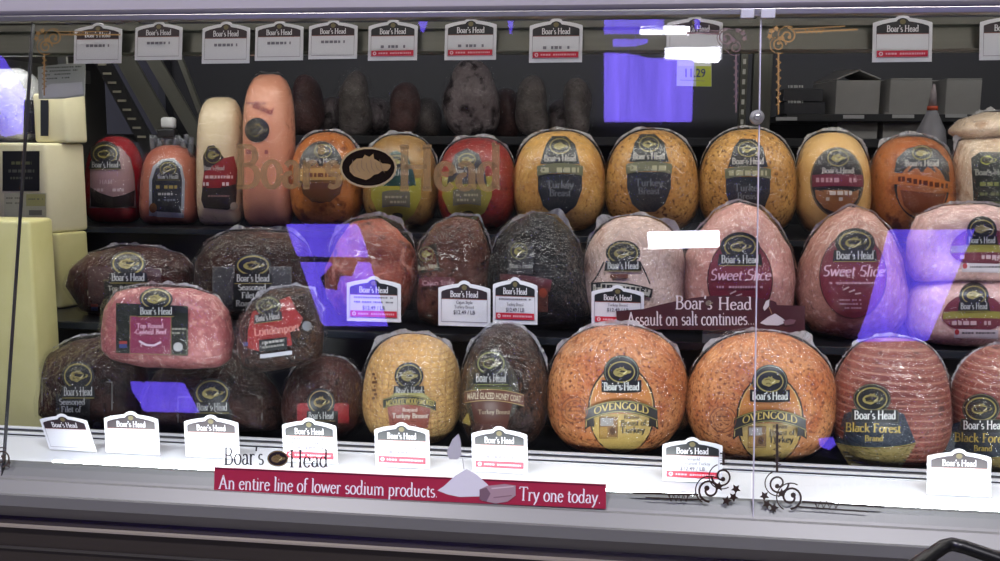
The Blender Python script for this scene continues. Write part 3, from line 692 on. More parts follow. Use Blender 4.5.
T = [ # x0,x1,y0,y1,low,lines,label
 (74, 121.5, 22.5, 63.5, 0, ['', '~'], 'price tag hanging from the rail, leftmost of the upper row, beside the gold scroll'),
 (135, 182, 21, 60, 0, ['', '~'], 'price tag on the rail second from the left in the upper row'),
 (202, 249.5, 21, 63.5, 0, ['', '~'], 'price tag on the rail above the cream coloured log, lower edge in a thin frame'),
 (255, 303, 20.5, 60.5, 0, ['', '~'], 'price tag on the rail above the tall pink log'),
 (308.5, 357, 19.5, 59, 0, ['', '~'], 'price tag on the rail, all white, just left of the first red striped tag'),
 (368, 417, 19, 60.5, 1, ['', '', '~'], 'first red striped price tag on the rail counting from the left'),
 (444.5, 496, 17.5, 60, 1, ['', '', '~'], 'second red striped price tag on the rail counting from the left'),
 (529, 582, 18, 62.5, 1, ['', '', '~'], 'third red striped price tag on the rail, above the gap before the purple glare'),
 (666, 722, 15.5, 60, 0, ['', ''], 'pale price tag on the rail behind the bright glare, above the yellow price sticker'),
 (872, 931.5, 14.5, 62, 1, ['', '', ''], 'red striped price tag on the rail above the grey cartons'),
 (979, 1040, 14, 60, 0, ['', ''], 'price tag on the rail cut off by the right edge of the photo')]
for x0, x1, y0, y1, lo, ln, lab in T: price_tag(quad(x0, x1, y0, y1, -.6, 1), 1.482, lo, ln, lab, 'price tags on the upper rail')
# sticker 11.29
P3 = lambda a, b_, l=0: at(a, b_, 1.476)-ray(a, b_)*(l)
o = card('price_sticker', P3, [(677, 57), (711.5, 58), (711.5, 86.5), (676.5, 86)], .0008, flat('c9cfd0', .5)  , None); props(o, 'small square sticker hand lettered 11.29 hanging under a price tag', 'sticker')
d = Draw(P3, .001, .0002); d.rect(696, 58, 711.3, 86.3, 'b9c23c'); d.rect(678, 60, 711, 66, 'dfe3d0'); d.text('11.29', 694.5, 77, size=12, fit=22, m='2c3a5c'); d.line([(680, 80), (705, 81)], .6, '8a9060'); d.build('print', o)
MT = [((347, 401, 276, 321.5), 1, ['~', '~', '$12.49 / LB'], 'red striped price tag on the middle shelf before the reddish roast'),
      ((438.5, 490.5, 280.5, 326), 0, ['Cajun Style', 'Turkey Breast', '$12.49 / LB'], 'price tag without a red stripe on the middle shelf before the brown pepper roast'),
      ((493, 537.5, 277, 324), 1, ['~', 'Turkey Breast', '$12.49 / LB'], 'red striped price tag on the middle shelf before the black roast'),
      ((591.5, 644, 285, 326.5), 1, ['Turkey Breast', '$12.49 / LB'], 'red striped price tag on the middle shelf partly behind the maroon salt sign')]
for q_, lo, ln, lab in MT: price_tag(quad(*q_, 1.5, 0), 1.505, lo, ln, lab, 'price tags on the middle shelf', post=.014)
BT = [((38, 85, 413, 447, 12), 0, ['', ''], 'leaning price tag at the left end of the sill, before the dark seasoned roast'),
      ((104, 158, 410.5, 447, 2), 0, ['', ''], 'second price tag from the left along the sill'),
      ((184, 238, 414, 453, 2), 0, ['', ''], 'third price tag from the left along the sill, plain with no red stripe'),
      ((282, 336, 417, 461, 2), 1, ['~', '~', '~'], 'red striped price tag on the sill before the small dark roast with red label'),
      ((374.5, 429, 421.5, 460, 1), 1, ['Mesquite Wood Smoked', '~', '~'], 'red striped price tag on the sill before the netted golden turkey breast'),
      ((471.5, 527, 425.5, 462, 1), 1, ['Maple Glazed', 'Honey Coat Turkey Breast', '~'], 'red striped price tag on the sill before the dark glazed turkey breast'),
      ((662.5, 722.5, 436.5, 476, 0), 1, ['Ovengold', 'Oven Roasted Turkey', '$12.49 / LB'], 'red striped price tag on the sill between the two speckled turkey breasts'),
      ((927, 991, 448, 489, 0), 0, ['', ''], 'price tag at the right end of the sill before the netted hams')]
for (x0, x1, y0, y1, lx), lo, ln, lab in BT:
    price_tag(((x0, y0), (x1, y0+1.2), (x1+lx, y1+1.5), (x0+lx, y1)), 1.27, lo, ln, lab, 'price tags along the sill', zb=.8994, post=.012)

e = empty('glass_clamp', tuple(onglass(756.5, 122)), 'round metal knob on the glass joint above the third golden turkey', 'clamp')
b = MB(); p = onglass(756.5, 118); b.tube([p+gn*.001, p+gn*.006, p+gn*.0065], .009, n=20); b.build('disc', flat('b9b9b6', .3, .7), e, True)
b = MB(); b.tube([p+gn*.0066, p+gn*.012], .005, n=16); b.build('stud', flat('d0d0d0', .25, .8), e, True)

ld = bpy.data.lights.new('rack_fill_light', 'AREA'); ld.shape = 'RECTANGLE'; ld.size = 2.5; ld.size_y = .04; ld.energy = REAR; ld.color = (1, .96, .92)  # hidden fill light added to brighten the cartons and rear rack
lo = bpy.data.objects.new('rack_fill_light', ld); COL.objects.link(lo); lo.location = (.05, 1.97, h0+.1); lo.rotation_euler = (math.radians(55), 0, 0); props(lo, 'unseen fill light added to brighten the back rack', 'lamp')
# ------------------------------------------------------------------ meats
W1 = 'b8b6b0'; GO = '8a8046'; DK = '17181a'
gold = meat('turkey_golden', 'b88440', 'd6aa60', 12, '8a5c2c', 190, .3)
gold2 = meat('turkey_golden_speckled', 'b07a38', 'd0a058', 12, '6b451f', 170, .6)
oven = meat('turkey_oven', 'a8582c', 'd0905a', 20, '74381c', 210, .75, bump=.5)
net_gold = meat('turkey_netted', 'c49450', 'dcb878', 8, None, net=(36, 30, 'b88f58'), netb=.25)
ham_net = meat('ham_netted', '6e3028', '8e4a3e', 10, '4a1e1a', 40, .3, net=(30, None, '9a6a5a'))
darkm = meat('roast_dark', '1e0f0c', '3c2018', 16, '0e0706', 90, .5, bump=.3, spec=.1)
dark2 = meat('roast_peppered', '1c100c', '40261a', 30, '0c0706', 100, .9, bump=.4, spec=.1)
darkr = meat('roast_maroon', '2e120e', '461c16', 14, '160908', 80, .4, bump=.3, spec=.1)
blk = meat('roast_black', '0a0b0d', '191a1e', 20, '040405', 90, .5, bump=.3, spec=.08)
# --- bottom row
def ovengold(dx, dy, w=1.0):
    def f(d):
        c = 621.5+dx; t = 410+dy
        d.fan([(c+33*math.cos(a*math.pi/12), t+44*math.sin(a*math.pi/12)) for a in range(24)], 'b5763c', 5)
        d.ring(c, t, 33, 44, 1.6, '2c241c'); d.ring(c, t, 31.5, 42.5, .7, 'c8b070')
        d.fan([(c-30+60*i/14, t+4+ (0 if i in (0, 14) else 0)) for i in range(15)]+[(c+31*math.cos(a*math.pi/12), t+6+37*math.sin(a*math.pi/12)) for a in range(1, 12)], 'b59a55', 5)
        d.rect(c-22, t+7, c-4, t+27, '7a5a34'); d.rect(c-21, t+8, c-8, t+16, '8d8a86'); d.rect(c-22, t+17, c-14, t+29, '9c7a3c'); d.ell(c-9, t+21, 3, 4, '4c3018', 10); d.frame(c-22, t+7, c-4, t+28, .6, '5a421e')
        d.text('Roasted', c+10, t+9, size=5, m='4b3a24', w=.07, th=.04); d.text('Breast of', c+12, t+15.5, size=7.5, m='33302a', w=.07, th=.04); d.text('Turkey', c+11, t+23, size=9, m='2c2c2c', w=.07, th=.04)
        d.ell(c, t-38, 18, 17, '1d2220'); d.ring(c, t-38, 16.5, 15.5, .6, '6f7660'); d.rect(c-20, t-30, c+20, t-18, '15171a', sag=-1)
        d.badge(c, t-38, 14, 11, plate=False); d.text("Boar's Head", c, t-20, size=10.5, fit=36, m='d2d6d0', w=.065, th=.035)
        up = [(c-36+72*i/12, t-1-9*(1-(i/6-1)**2)) for i in range(13)]; dn = [(p[0], p[1]+12.5) for p in up]
        for sx in (-1, 1): d.poly([(c+sx*28, t+6), (c+sx*36, t+6), (c+sx*37, t+20), (c+sx*31, t+16), (c+sx*27, t+17)], '1f1a1a'); d.line([(c+sx*35, t+8), (c+sx*35.5, t+17)], .7, 'c8b070')
        d.band(up, dn, '1d1b1e'); d.line([(p[0], p[1]+1) for p in up], .8, GO); d.line([(p[0], p[1]-1) for p in dn], .8, GO)
        d.text('OVENGOLD', c, t-1, size=9.5, fit=55, m='b8a25a', bend=5.5, w=.06, th=.03)
        d.ring(c-47, t, 13, 13, .9, '6e3a1e'); d.ring(c-47, t, 9.5, 9.5, .6, '6e3a1e'); d.scrib(c-54, c-40, t-3, 1.2, '6e3a1e'); d.scrib(c-54, c-40, t+1, 1.2, '6e3a1e'); d.scrib(c-53, c-41, t+5, 1.2, '6e3a1e')
    return f
package('turkey_breast', egg(547, 687, 325.5, 457, 2.2, 2.5, .04), YB, ZB, oven, 'round speckled orange roast turkey breast, the left one of the two with black banner labels', 'turkey breast', .078, .06, draw=ovengold(0, 0), group='speckled roast turkey breasts', rimw=.010)
package('turkey_breast', egg(687, 836, 332, 470, 2.2, 2.4, .04), YB-.005, ZB, oven, 'round speckled orange roast turkey breast behind the glass joint, next to the netted ham', 'turkey breast', .08, .06, draw=ovengold(148.5, 9.5), group='speckled roast turkey breasts', rimw=.010)
def bf(dx, dy):
    def f(d):
        c = 874+dx; y = 400+dy
        t = [(c-30+60*i/10, y+14-6*(1-(i/5-1)**2)) for i in range(11)]; bt = [(c-38+80*i/10, y+43+5*(1-(i/5-1)**2)) for i in range(11)]
        d.band(t, bt, '26303e', 5); d.line(bt, 1, GO)
        t2 = [(p[0], p[1]+1) for p in bt]; b2 = [(c-22+48*i/10, y+70) for i in range(11)]; d.band(t2, b2, '8a7a48', 5)
        for i in range(5): d.line([(c-32+i*3, y+52+4*i), (c+3, y+54+4*i), (c+38-i*3, y+52+4*i)], 1.2, 'c8c2a0' if i % 2 else '3a4048')
        d.ell(c-2, y-1, 19, 15.5, '1a1d1e'); d.ring(c-2, y-1, 18, 14.5, .6, '6b6a50')
        d.badge(c-2, y-1, 16, 12, plate=False); d.rect(c-22, y+9, c+24, y+21.5, '15181c', sag=-.5, sk=1); d.frame(c-22, y+9, c+24, y+21.5, .6, '6b6a50', 1)
        d.text("Boar's Head", c+1, y+19, size=11.5, fit=42, m='d6d8d4', w=.065, th=.035)
        d.text('Black Forest', c-1, y+32, size=12, fit=56, m='b09a4c', w=.065, th=.035, ang=-1.5); d.text('Brand', c, y+41, size=8, m='b09a4c', w=.065, th=.035)
    return f
package('ham', egg(833, 949, 338, 473, 2.6, 2.8, .05), YB-.004, ZB, ham_net, 'netted dark red ham with a blue and gold label standing right of the speckled turkeys', 'ham', .075, .06, film=FILM2, draw=bf(0, 0), group='netted hams', rimw=.007)
package('ham', egg(951, 1066, 346, 478, 2.6, 2.8, .05), YB-.004, ZB, ham_net, 'netted dark red ham cut off by the right edge of the photo', 'ham', .075, .06, film=FILM2, draw=bf(109, 10), group='netted hams', rimw=.007)
def f(d):
    d.badge(409, 376, 13, 12, 30, 10, 11); up = [(383+53*i/10, 399-5*(1-(i/5-1)**2)+.25*i) for i in range(11)]
    d.band([(395+28*i/6, 393) for i in range(7)], [(387+44*i/6, 399) for i in range(7)], '9a9458')
    d.band([(387+44*i/8, 404) for i in range(9)], [(390+38*i/8, 428) for i in range(9)], '8a4638')
    d.band(up, [(p[0], p[1]+9.5) for p in up], '22241a'); d.line([(p[0], p[1]+.8) for p in up], .7, GO); d.line([(p[0], p[1]+8.8) for p in up], .7, GO)
    d.text('MESQUITE WOOD SMOKED', 410, 403.5, size=7, fit=48, m='b5a557', bend=2.5, w=.07, th=.04)
    d.text('Roasted', 410, 411.5, size=5, m='d8c8b8', w=.07, th=.04); d.text('Turkey Breast', 410, 418, size=6.6, fit=36, m='e0d6c4', w=.07, th=.04)
    for i in range(7): d.rect(372+(i % 2)*2, 373+4*i, 375+(i % 3), 375.5+4*i, '5d3a22', n=2)
package('turkey_breast', egg(364, 460, 335, 448, 2.5, 2.8, .03), YB, ZB, net_gold, 'pale golden netted turkey breast between two dark roasts in the bottom row', 'turkey breast', .072, .06, film=FILM2, draw=f, rimw=.009)
def f(d):
    d.fan([(491+28*math.cos(a*math.pi/10), 392+38*math.sin(a*math.pi/10)) for a in range(20)], '2c2a1c', 5)
    d.badge(491, 363.5, 14, 12, 34, 9, 12, gold='7d8448'); d.rect(473, 387, 512, 391, '4c5428')
    d.band([(470+44*i/6, 397) for i in range(7)], [(476+30*i/6, 432) for i in range(7)], '4a2418')
    up = [(464+60*i/10, 392-4*(1-(i/5-1)**2)+.3*i) for i in range(11)]; d.band(up, [(p[0], p[1]+11) for p in up], '5c3324'); d.line(up, .7, 'a08a5a'); d.line([(p[0], p[1]+11) for p in up], .7, 'a08a5a')
    d.text('MAPLE GLAZED HONEY COAT', 494, 399, size=9, fit=54, m='c8bca0', bend=2, ang=-3, w=.065, th=.035)
    d.fan([(467+5*math.cos(a)*(1 if a % 2 else .5), 420+7*math.sin(a)*(1 if a % 2 else .6)) for a in range(12)], 'a89440', 2); d.text('Turkey Breast', 494, 414, size=6, fit=32, m='9a8a74', w=.07, th=.04)
package('turkey_breast', egg(460, 549, 325, 457, 2.2, 2.8, .12), YB, ZB, dark2, 'dark brown glazed turkey breast with a brown banner label, left of the speckled turkeys', 'turkey breast', .07, .06, film=FILM2, draw=f, rimw=.006)
def f(d):
    for x0, x1 in ((297, 311), (334, 349)): d.rect(x0, 404, x1, 424, '8c1420', sag=1); d.frame(x0, 404, x1, 424, .5, '55100f')
    d.rect(308, 411, 338, 440, '1a0f0e'); d.badge(321, 402, 12.5, 12, 28, 9, 10, gold='85754a')
package('beef_roast', egg(285, 365, 357, 446, 2.4, 2.8, .1), YB+.01, ZB, darkr, 'small dark red-brown roast with red winged label at the bottom, behind a red striped tag', 'roast', .065, .055, film=FILM2, draw=f, rimw=.005)
def f(d):
    d.frame(42, 378, 112, 431, .7, '8c8c88', 4); d.rect(56, 394, 90, 432, '141618'); d.badge(78, 376, 14.5, 13, 32, 10, 12)
    d.text('Seasoned', 72, 404.5, size=8, fit=26, m='a8aaa8', w=.07, th=.04); d.text('Filet of', 71, 412, size=8, fit=20, m='a8aaa8', w=.07, th=.04); d.ell(97, 426, 4.5, 4, '8c8c90', 12)
package('beef_roast', [(40, 440), (38, 415), (43, 380), (52, 355), (75, 340), (100, 336), (125, 342), (140, 360), (146, 395), (144, 430), (138, 443), (88, 445)], YB+.022, ZB, darkm, 'dark brown roast in the bottom left corner beside the yellow cheese', 'roast', .065, .06, film=FILM2, draw=f, rimw=.005)
def f(d):
    d.frame(178, 397, 262, 441, .6, '8c8c88', 0); d.rect(198, 410, 232, 441, '141618'); d.badge(212, 393, 16.5, 13, 34, 9, 11)
package('beef_roast', [(146, 443), (146, 405), (158, 375), (178, 358), (205, 353), (232, 354), (255, 368), (274, 395), (285, 420), (284, 442), (215, 446)], YB+.02, ZB, darkm, 'dark brown roast under the pink corned beef, behind the plain third tag', 'roast', .065, .06, film=FILM2, draw=f, rimw=.005)
def f(d):
    d.rect(116, 303, 188, 353, '1e211c', sk=3); d.frame(117, 304, 187, 352, .7, '6d6a48', 3); d.rect(130, 316, 171, 353.5, '7a2f4a', sk=1); d.frame(130, 316, 171, 353.5, .7, '8a7a48', 1)
    d.badge(156, 299, 15, 10, 36, 7.5, 10); d.text('Top Round', 150, 328, size=6.5, fit=27, m='d0a8b8', w=.07, th=.04); d.text('Corned Beef', 151, 334, size=6.5, fit=31, m='d0a8b8', w=.07, th=.04)
    d.line([(139, 341), (146, 345), (154, 345.5), (161, 342)], 2, 'c8b8c4'); d.ell(178, 347, 4.8, 4.6, 'a8a8a8', 14); d.scrib(172, 186, 329, 2, '8c8c80'); d.scrib(172, 184, 333, 2, '8c8c80')
    d.rect(119, 341, 127, 344, '8a3a34', n=2); d.rect(119, 344, 127, 348, '3a4270', n=2)
package('corned_beef', [(104, 330), (107, 305), (118, 290), (140, 286), (165, 286), (190, 288), (215, 296), (226, 312), (233, 340), (231, 360), (222, 366), (190, 368), (150, 366), (115, 358), (105, 348)], 1.40, None,
        meat('corned_beef_meat', '904a4c', 'a86664', 12, 'c49088', 90, .5, marb='b87878'), 'pink corned beef slab with dark green label lying on top of the dark roasts', 'corned beef', .04, .035, draw=f, a=5, b=2.2, rimw=.006)
def f(d):
    d.fan([(248, 330), (252, 312), (272, 303), (290, 296), (296, 310), (303, 318), (300, 326), (290, 332), (292, 345), (262, 352), (247, 348)], '8e1f1c', 4)
    k = -1.6; d.badge(268, 306, 12, 9, 27, 7, 9, gold='7a7a48', ang=8)
    d.text('Londonport', 277, 333, size=10.5, fit=46, m='c88a80', ang=7, w=.06, th=.035); d.rect(259, 340, 287, 352, '151719', sk=-3); d.scrib(262, 284, 343, 2.4, 'a0a09a', -3); d.scrib(262, 284, 347.5, 2, '8a8a84', -3)
    d.rect(260, 354.5, 292, 358.5, '9c9ca4', sk=-4); d.ell(307, 326, 5, 5, '6f7278', 10); d.rect(243, 342, 248, 346, '3a4270', n=2)
package('beef_roast', [(239, 345), (243, 320), (254, 302), (272, 291), (295, 287), (312, 291), (321, 310), (323, 340), (321, 357), (308, 363), (285, 368), (262, 371), (246, 366)], 1.405, None, dark2,
        'dark roast with bright red slanted label perched above the small bottom roast', 'roast', .05, .04, film=FILM2, draw=f, a=4, rimw=.006)
# --- middle row
def f(d):
    d.rect(88, 267, 161, 321, '3a1c20', sag=1, sk=2); d.frame(88, 267, 161, 321, 1.1, 'a8a088', 2); d.rect(104, 280, 144, 321, '17191a', sk=1); d.frame(104, 280, 144, 321, .6, GO, 1)
    d.badge(128, 263.5, 16, 11.5, 37, 9, 10.5); d.text('Top Round', 122, 290.5, size=6.5, m='a8a8a0', w=.07, th=.04); d.rect(91, 304, 98, 311, '2e3c78', n=2); d.rect(91, 304, 98, 307, '8a3a34', n=2)
package('beef_roast', [(69, 290), (75, 270), (92, 254), (120, 246), (155, 248), (180, 256), (194, 270), (193, 300), (185, 320), (130, 323), (85, 320)], YM, ZM, darkr, 'wide dark roast with a cream framed maroon label, behind the pink corned beef', 'roast', .06, .055, film=FILM2, draw=f, rimw=.006)
def f(d):
    for x0, x1 in ((213, 234), (270, 291)): d.rect(x0, 267, x1, 311, '34343a'); d.frame(x0, 267, x1, 311, .7, '7c7c7a')
    d.rect(233, 276, 271, 322, '15171a'); d.frame(233, 276, 271, 322, .6, '6b6a50'); d.badge(253, 265.5, 16.5, 10, 37, 8, 10)
    for i, t in enumerate(('Seasoned', 'Filet of', 'Roast Beef')): d.text(t, 252, 290+8*i, size=8, m='b4b6b2', w=.07, th=.04)
package('beef_roast', [(196, 290), (198, 262), (210, 242), (232, 231), (260, 230), (290, 233), (306, 248), (316, 275), (321, 305), (316, 326), (255, 330), (202, 326)], YM+.005, ZM, darkm, 'large dark brown roast with grey sided label on the middle shelf under the purple glare', 'roast', .07, .06, film=FILM2, draw=f, rimw=.008)
package('meat_roast', [(334, 240), (352, 221), (380, 217), (400, 226), (412, 245), (417, 275), (415, 310), (402, 326), (365, 328), (338, 322), (328, 300), (326, 268)], YM, ZM,
        meat('chicken_red', '803224', 'b06048', 14, '4e1c16', 30, .5, marb='c08070', bump=.6), 'lumpy red-brown rotisserie meat behind the leftmost middle shelf tag', 'roast', .065, .055, .016, film=FILM2, rimw=.009)
def f(d):
    d.poly([(417, 249), (436, 243), (440, 270), (418, 274)], '20241a'); d.ring(426, 254, 7, 7, .7, '7d7a3c'); d.boar(426, 254, 5.5, 5.5, '8a8640'); d.text("Boar's Head", 428, 269, size=6, fit=20, m='a8a890', w=.07, th=.04, ang=8)
    d.rect(419, 278, 455, 287, '5a1c2a', sag=1); d.text('Cajun Style', 438, 285, size=7, fit=32, m='b88890', w=.06, th=.035, ang=2)
package('turkey_breast', [(416, 262), (422, 242), (436, 226), (456, 217), (478, 218), (486, 236), (492, 258), (496, 280), (490, 312), (470, 322), (440, 323), (420, 316), (414, 290)], YM-.005, ZM,
        meat('turkey_cajun', '44211a', '66392a', 18, '28120e', 90, .5, bump=.4, spec=.15), 'pointed brown turkey breast with a small dark label on the middle shelf', 'turkey breast', .06, .055, .013, film=FILM2, draw=f, rimw=.006)
def f(d):
    d.rect(508, 243, 533, 274, '17181b'); d.ring(519, 251, 8, 8, .7, '7d7a3c'); d.boar(519, 251, 6, 6, '8a8640'); d.text("Boar's Head", 521, 268, size=6.5, fit=23, m='9a9a92', w=.07, th=.04)
    d.band([(500+52*i/8, 274+6*(i/8)**2) for i in range(9)], [(500+50*i/8, 280+12*(i/8)**1.5) for i in range(9)], '4a1a1e'); d.rect(538, 288, 548, 312, '5a2c24', n=3); d.ell(543, 293, 4, 5, '8a3a28', 10)
package('turkey_breast', [(490, 262), (498, 240), (512, 224), (534, 214), (556, 216), (570, 232), (582, 256), (592, 280), (592, 308), (580, 326), (545, 330), (510, 328), (492, 318), (488, 290)], YM, ZM, blk,
        'black pepper coated turkey breast on the middle shelf, the darkest of its row', 'turkey breast', .07, .06, .018, film=FILM2, draw=f, rimw=.009)
def f(d):
    d.line([(604, 262), (597, 276), (591, 284)], 1.4, '222428'); d.line([(640, 262), (646, 274), (650, 284)], 1.4, '222428'); d.badge(623, 253, 15.5, 11, 35, 8, 10, tcol='d8dad6')
    d.rect(610, 274, 628, 278, '6b4438', n=3); d.band([(591+62*i/10, 283-3.5*(1-(i/5-1)**2)+.6*i) for i in range(11)], [(591+60*i/10, 292-3.5*(1-(i/5-1)**2)+.6*i) for i in range(11)], '24262a')
    d.band([(593+58*i/10, 284.4-3.5*(1-(i/5-1)**2)+.6*i) for i in range(11)], [(593+56*i/10, 290.6-3.5*(1-(i/5-1)**2)+.6*i) for i in range(11)], 'b8b4a8'); d.scrib(596, 648, 285.5, 3.6, '24262a', 5)
package('turkey_breast', egg(583, 686, 217, 330, 2.6, 3, .08), YM, ZM, meat('turkey_white', 'cdb0a4', 'e2cbbf', 8, 'b89484', 24, .3), 'pale pinkish-white turkey breast left of the pointed pink hams', 'turkey breast', .07, .06, .005, film=FILM2, draw=f, rim=(15, 165), rimw=.012)
def ss(cx, cy, rx, ry, bx, by):
    def f(d):
        d.ell(cx, cy, rx, ry, '6c2433', 30); d.ring(cx, cy, rx-.5, ry-.5, 1, '3a2220')
        d.ell(bx, by, 20, 15, '1b1d1c'); d.badge(bx, by-.5, 16.5, 11.5, 42, 7.5, 11.5); w = rx*1.85
        d.text('Sweet Slice', cx, by+33, size=15, fit=min(w, 62), m='cfa8b8', w=.055, th=.03, it=.22); d.scrib(cx-rx*.7, cx+rx*.7, by+40, 2.2, 'b08a96')
        for i in range(3): d.line([(cx-10+i*6, by+47+i*2), (cx-4+i*6, by+44+i*3)], 1.4, 'b8a0a0')
        for i in range(3): d.scrib(cx-rx*.4, cx+rx*.25, by+57+4*i, 1.6, 'a88090')
    return f
ham1 = meat('ham_pink', 'b87f76', 'd09c92', 10, 'e0bcb4', 120, .5); ham2 = meat('ham_brown_pink', 'a06e60', 'be8b7c', 12, 'd6b0a4', 110, .5)
package('ham', [(683, 285), (685, 255), (696, 235), (715, 213), (738, 202), (760, 208), (778, 228), (790, 250), (795, 280), (792, 312), (780, 333), (740, 338), (698, 333), (686, 315)], YM-.01, ZM, ham1,
        'pink ham with maroon oval label behind the glass joint, pointed at the top', 'ham', .075, .06, .003, draw=ss(740, 280, 33, 42, 740, 247), group='hams with maroon oval labels', rimw=.007)
package('ham', [(796, 300), (799, 268), (810, 242), (828, 220), (850, 207), (872, 214), (890, 234), (901, 262), (907, 300), (903, 330), (890, 347), (850, 352), (812, 345), (799, 328)], YM-.01, ZM, ham2,
        'tall brownish pink ham with maroon oval label, right of the maroon salt sign', 'ham', .078, .06, .003, draw=ss(853, 276, 34, 43, 855, 243), group='hams with maroon oval labels', rimw=.007)
def hb(dx, dy):
    def f(d):
        c = 974+dx; y = 295+dy
        d.fan([(c+32*math.cos(a*math.pi/10), y+22+24*math.sin(a*math.pi/10)*(1 if a > 10 else .62)) for a in range(20)], '6c2a38', 5); d.rect(c-31, y+17, c+31, y+24, '8a8438', sag=1)
        d.ell(c, y+1, 15, 14, '1b1d1c'); d.badge(c, y, 12.5, 9.5, 30, 7, 9); d.scrib(c-22, c+24, y+28, 4, 'b89ca0'); d.rect(c-20, y+34, c+24, y+43, 'b8b0b4', sk=1); d.scrib(c-12, c+22, y+38, 1.8, '4a4448'); d.ell(c-17, y+37, 2.5, 3, 'a03038', 8)
    return f
pk = meat('ham_pale', 'c89e98', 'd8b6ae', 9, 'e4ccc4', 90, .3)
package('ham', egg(905, 1062, 276, 353, 3.5, 4, .05), YM-.035, ZM-.0, pk, 'pale pink boneless ham lying under another one at the right edge', 'ham', .06, .06, .002, draw=hb(0, 0), a=4, group='stacked pale hams', rimw=.004)
package('ham', [(906, 270), (908, 240), (918, 216), (945, 206), (985, 205), (1020, 212), (1045, 235), (1056, 262), (1050, 280), (980, 283), (915, 281)], YM-.03, None, pk, 'pale pink boneless ham resting on top of the other pale ham at the right edge', 'ham', .06, .06, .002, draw=hb(8, -66), a=4, group='stacked pale hams', rim=(10, 170), rimw=.005)
# --- top row
def f(d):
    t = [(90, 208), (90, 165), (94, 152), (106, 145), (120, 147), (130, 158), (134, 175), (136, 208)]; d.fan(t, '9a7a7c', 4); d.line(t, 1, '5c4a4c')
    d.ell(105, 154, 15, 13, '1d1d1c'); d.badge(105, 154, 12.5, 9.5, 30, 7, 8); d.text('HAM', 106, 184, size=6, m='cdb8b8'); d.scrib(94, 124, 190, 3, 'c0acac')
    d.band([(90, 187), (100, 193), (113, 197), (124, 195), (135, 190)], [(91, 206), (100, 207.5), (113, 208), (124, 207), (134, 206)], '20181a')
package('ham', egg(88, 142, 136, 224, 2.6, 5, .08), YT, ZT, meat('ham_red_case', '8e1420', 'a41c28', 6, rough=.25, bump=.05), 'bright red cased ham at the left end of the top shelf beside the cheese', 'ham', .055, .05, .001, draw=f, rim=None)
def f(d):
    t = [(149, 216), (149, 180), (153, 166), (162, 159), (174, 158), (182, 166), (185, 180), (184, 218)]; d.fan(t, '9aa0a8', 4); t2 = [(152, 211), (152, 180), (156, 168), (163, 162), (173, 161), (180, 168), (182, 180), (181, 213)]; d.fan(t2, '1e2330', 4)
    d.badge(168, 169, 8.5, 7, 23, 5, 6); d.scrib(156, 178, 187, 3.2, '9a8848'); d.scrib(158, 176, 194, 2.4, 'b0b0b0'); d.scrib(158, 176, 200, 2, '6f7480'); d.rect(157, 212, 182, 217, 'b4b8c0', sk=1); d.ell(153, 208, 4, 5, '7a4a20', 10)
e = package('bologna', egg(143, 199, 145, 226, 3, 7, .12), YT, ZT, meat('bologna_pink', 'a85f4c', 'bc7560', 5, bump=.05), 'short pink bologna in a gathered clear bag with navy arch label', 'bologna', .055, .05, .001, draw=f, rim=None)
b = MB(); p = at(168, 140, YT)
for i in range(11):
    u = (i-5)/5; b.tube([(p.x+.008+u*.040, p.y-.004*(i % 3), p.z-.022-.012*u*u), (p.x+.008+u*.041, p.y+.005*(i % 2), p.z-.004-.004*(i % 2)), (p.x+.008+u*.042, p.y-.006*(i % 2), p.z+.010-.006*(i % 3)*.6)], .0055, n=6)
b.build('gathered_film', flat('8c8f94', .25, 0, 0, 0, .55), e, True); b = MB(); b.box(p.x-.018, p.x+.018, p.y-.01, p.y+.01, p.z+.004, p.z+.022, bev=.003); b.build('neck_band', flat('1c1b1e', .5), e); b = MB()
b.box(p.x-.012, p.x+.018, p.y-.008, p.y+.008, p.z+.0225, p.z+.045, bev=.006); b.build('white_clip', flat('c6c8ca', .4), e, True)
def f(d):
    d.fan([(204, 175), (203, 156), (208, 146), (214, 145), (220, 152), (224, 158), (235, 160), (238, 172), (236, 205), (228, 210), (204, 208), (201, 200)], '262022', 4)
    d.fan([(202, 188), (204, 172), (224, 158), (234, 156), (237, 170), (236, 184), (220, 188)], '8e2028', 3); d.ring(213, 155, 8, 8, .7, GO); d.boar(213, 155, 6.5, 6, GO); d.text("Boar's Head", 214, 170, size=6, fit=21, m=W1, w=.07, th=.04)
    d.scrib(205, 233, 177, 3, 'd0b0b0'); d.scrib(203, 235, 184, 3.4, 'd8c8c8'); d.scrib(208, 230, 196, 2, '8a6a6a'); d.ell(234, 206, 4, 4, 'a0988c', 10)
package('turkey_log', egg(199, 243, 97, 224, 4, 8, .03), YT-.005, ZT, meat('cream_log', 'cdb896', 'dccbaa', 5, bump=.05), 'tall cream coloured log standing left of the taller pink one', 'log', .045, .045, .001, draw=f, rim=None)
def f(d):
    d.ell(257, 130, 12.5, 12.5, '191a1c'); d.boar(257, 130, 10.5, 9.5, '8c7c40'); d.text('Brand', 262, 111, size=9, m='7c2440', w=.06, th=.035, ang=-22)
    d.scrib(246, 266, 103, 2, '9a5a58'); d.scrib(246, 268, 152, 4, '8a4a4a')
package('bologna', egg(245, 294, 74, 226, 3.6, 8, .03), YT-.005, ZT, meat('bologna_tall', 'c98468', 'd89a80', 4, bump=.03), 'tallest pink bologna log standing upright on the top shelf with a round dark emblem', 'bologna', .052, .05, .0008, draw=f, rim=None)
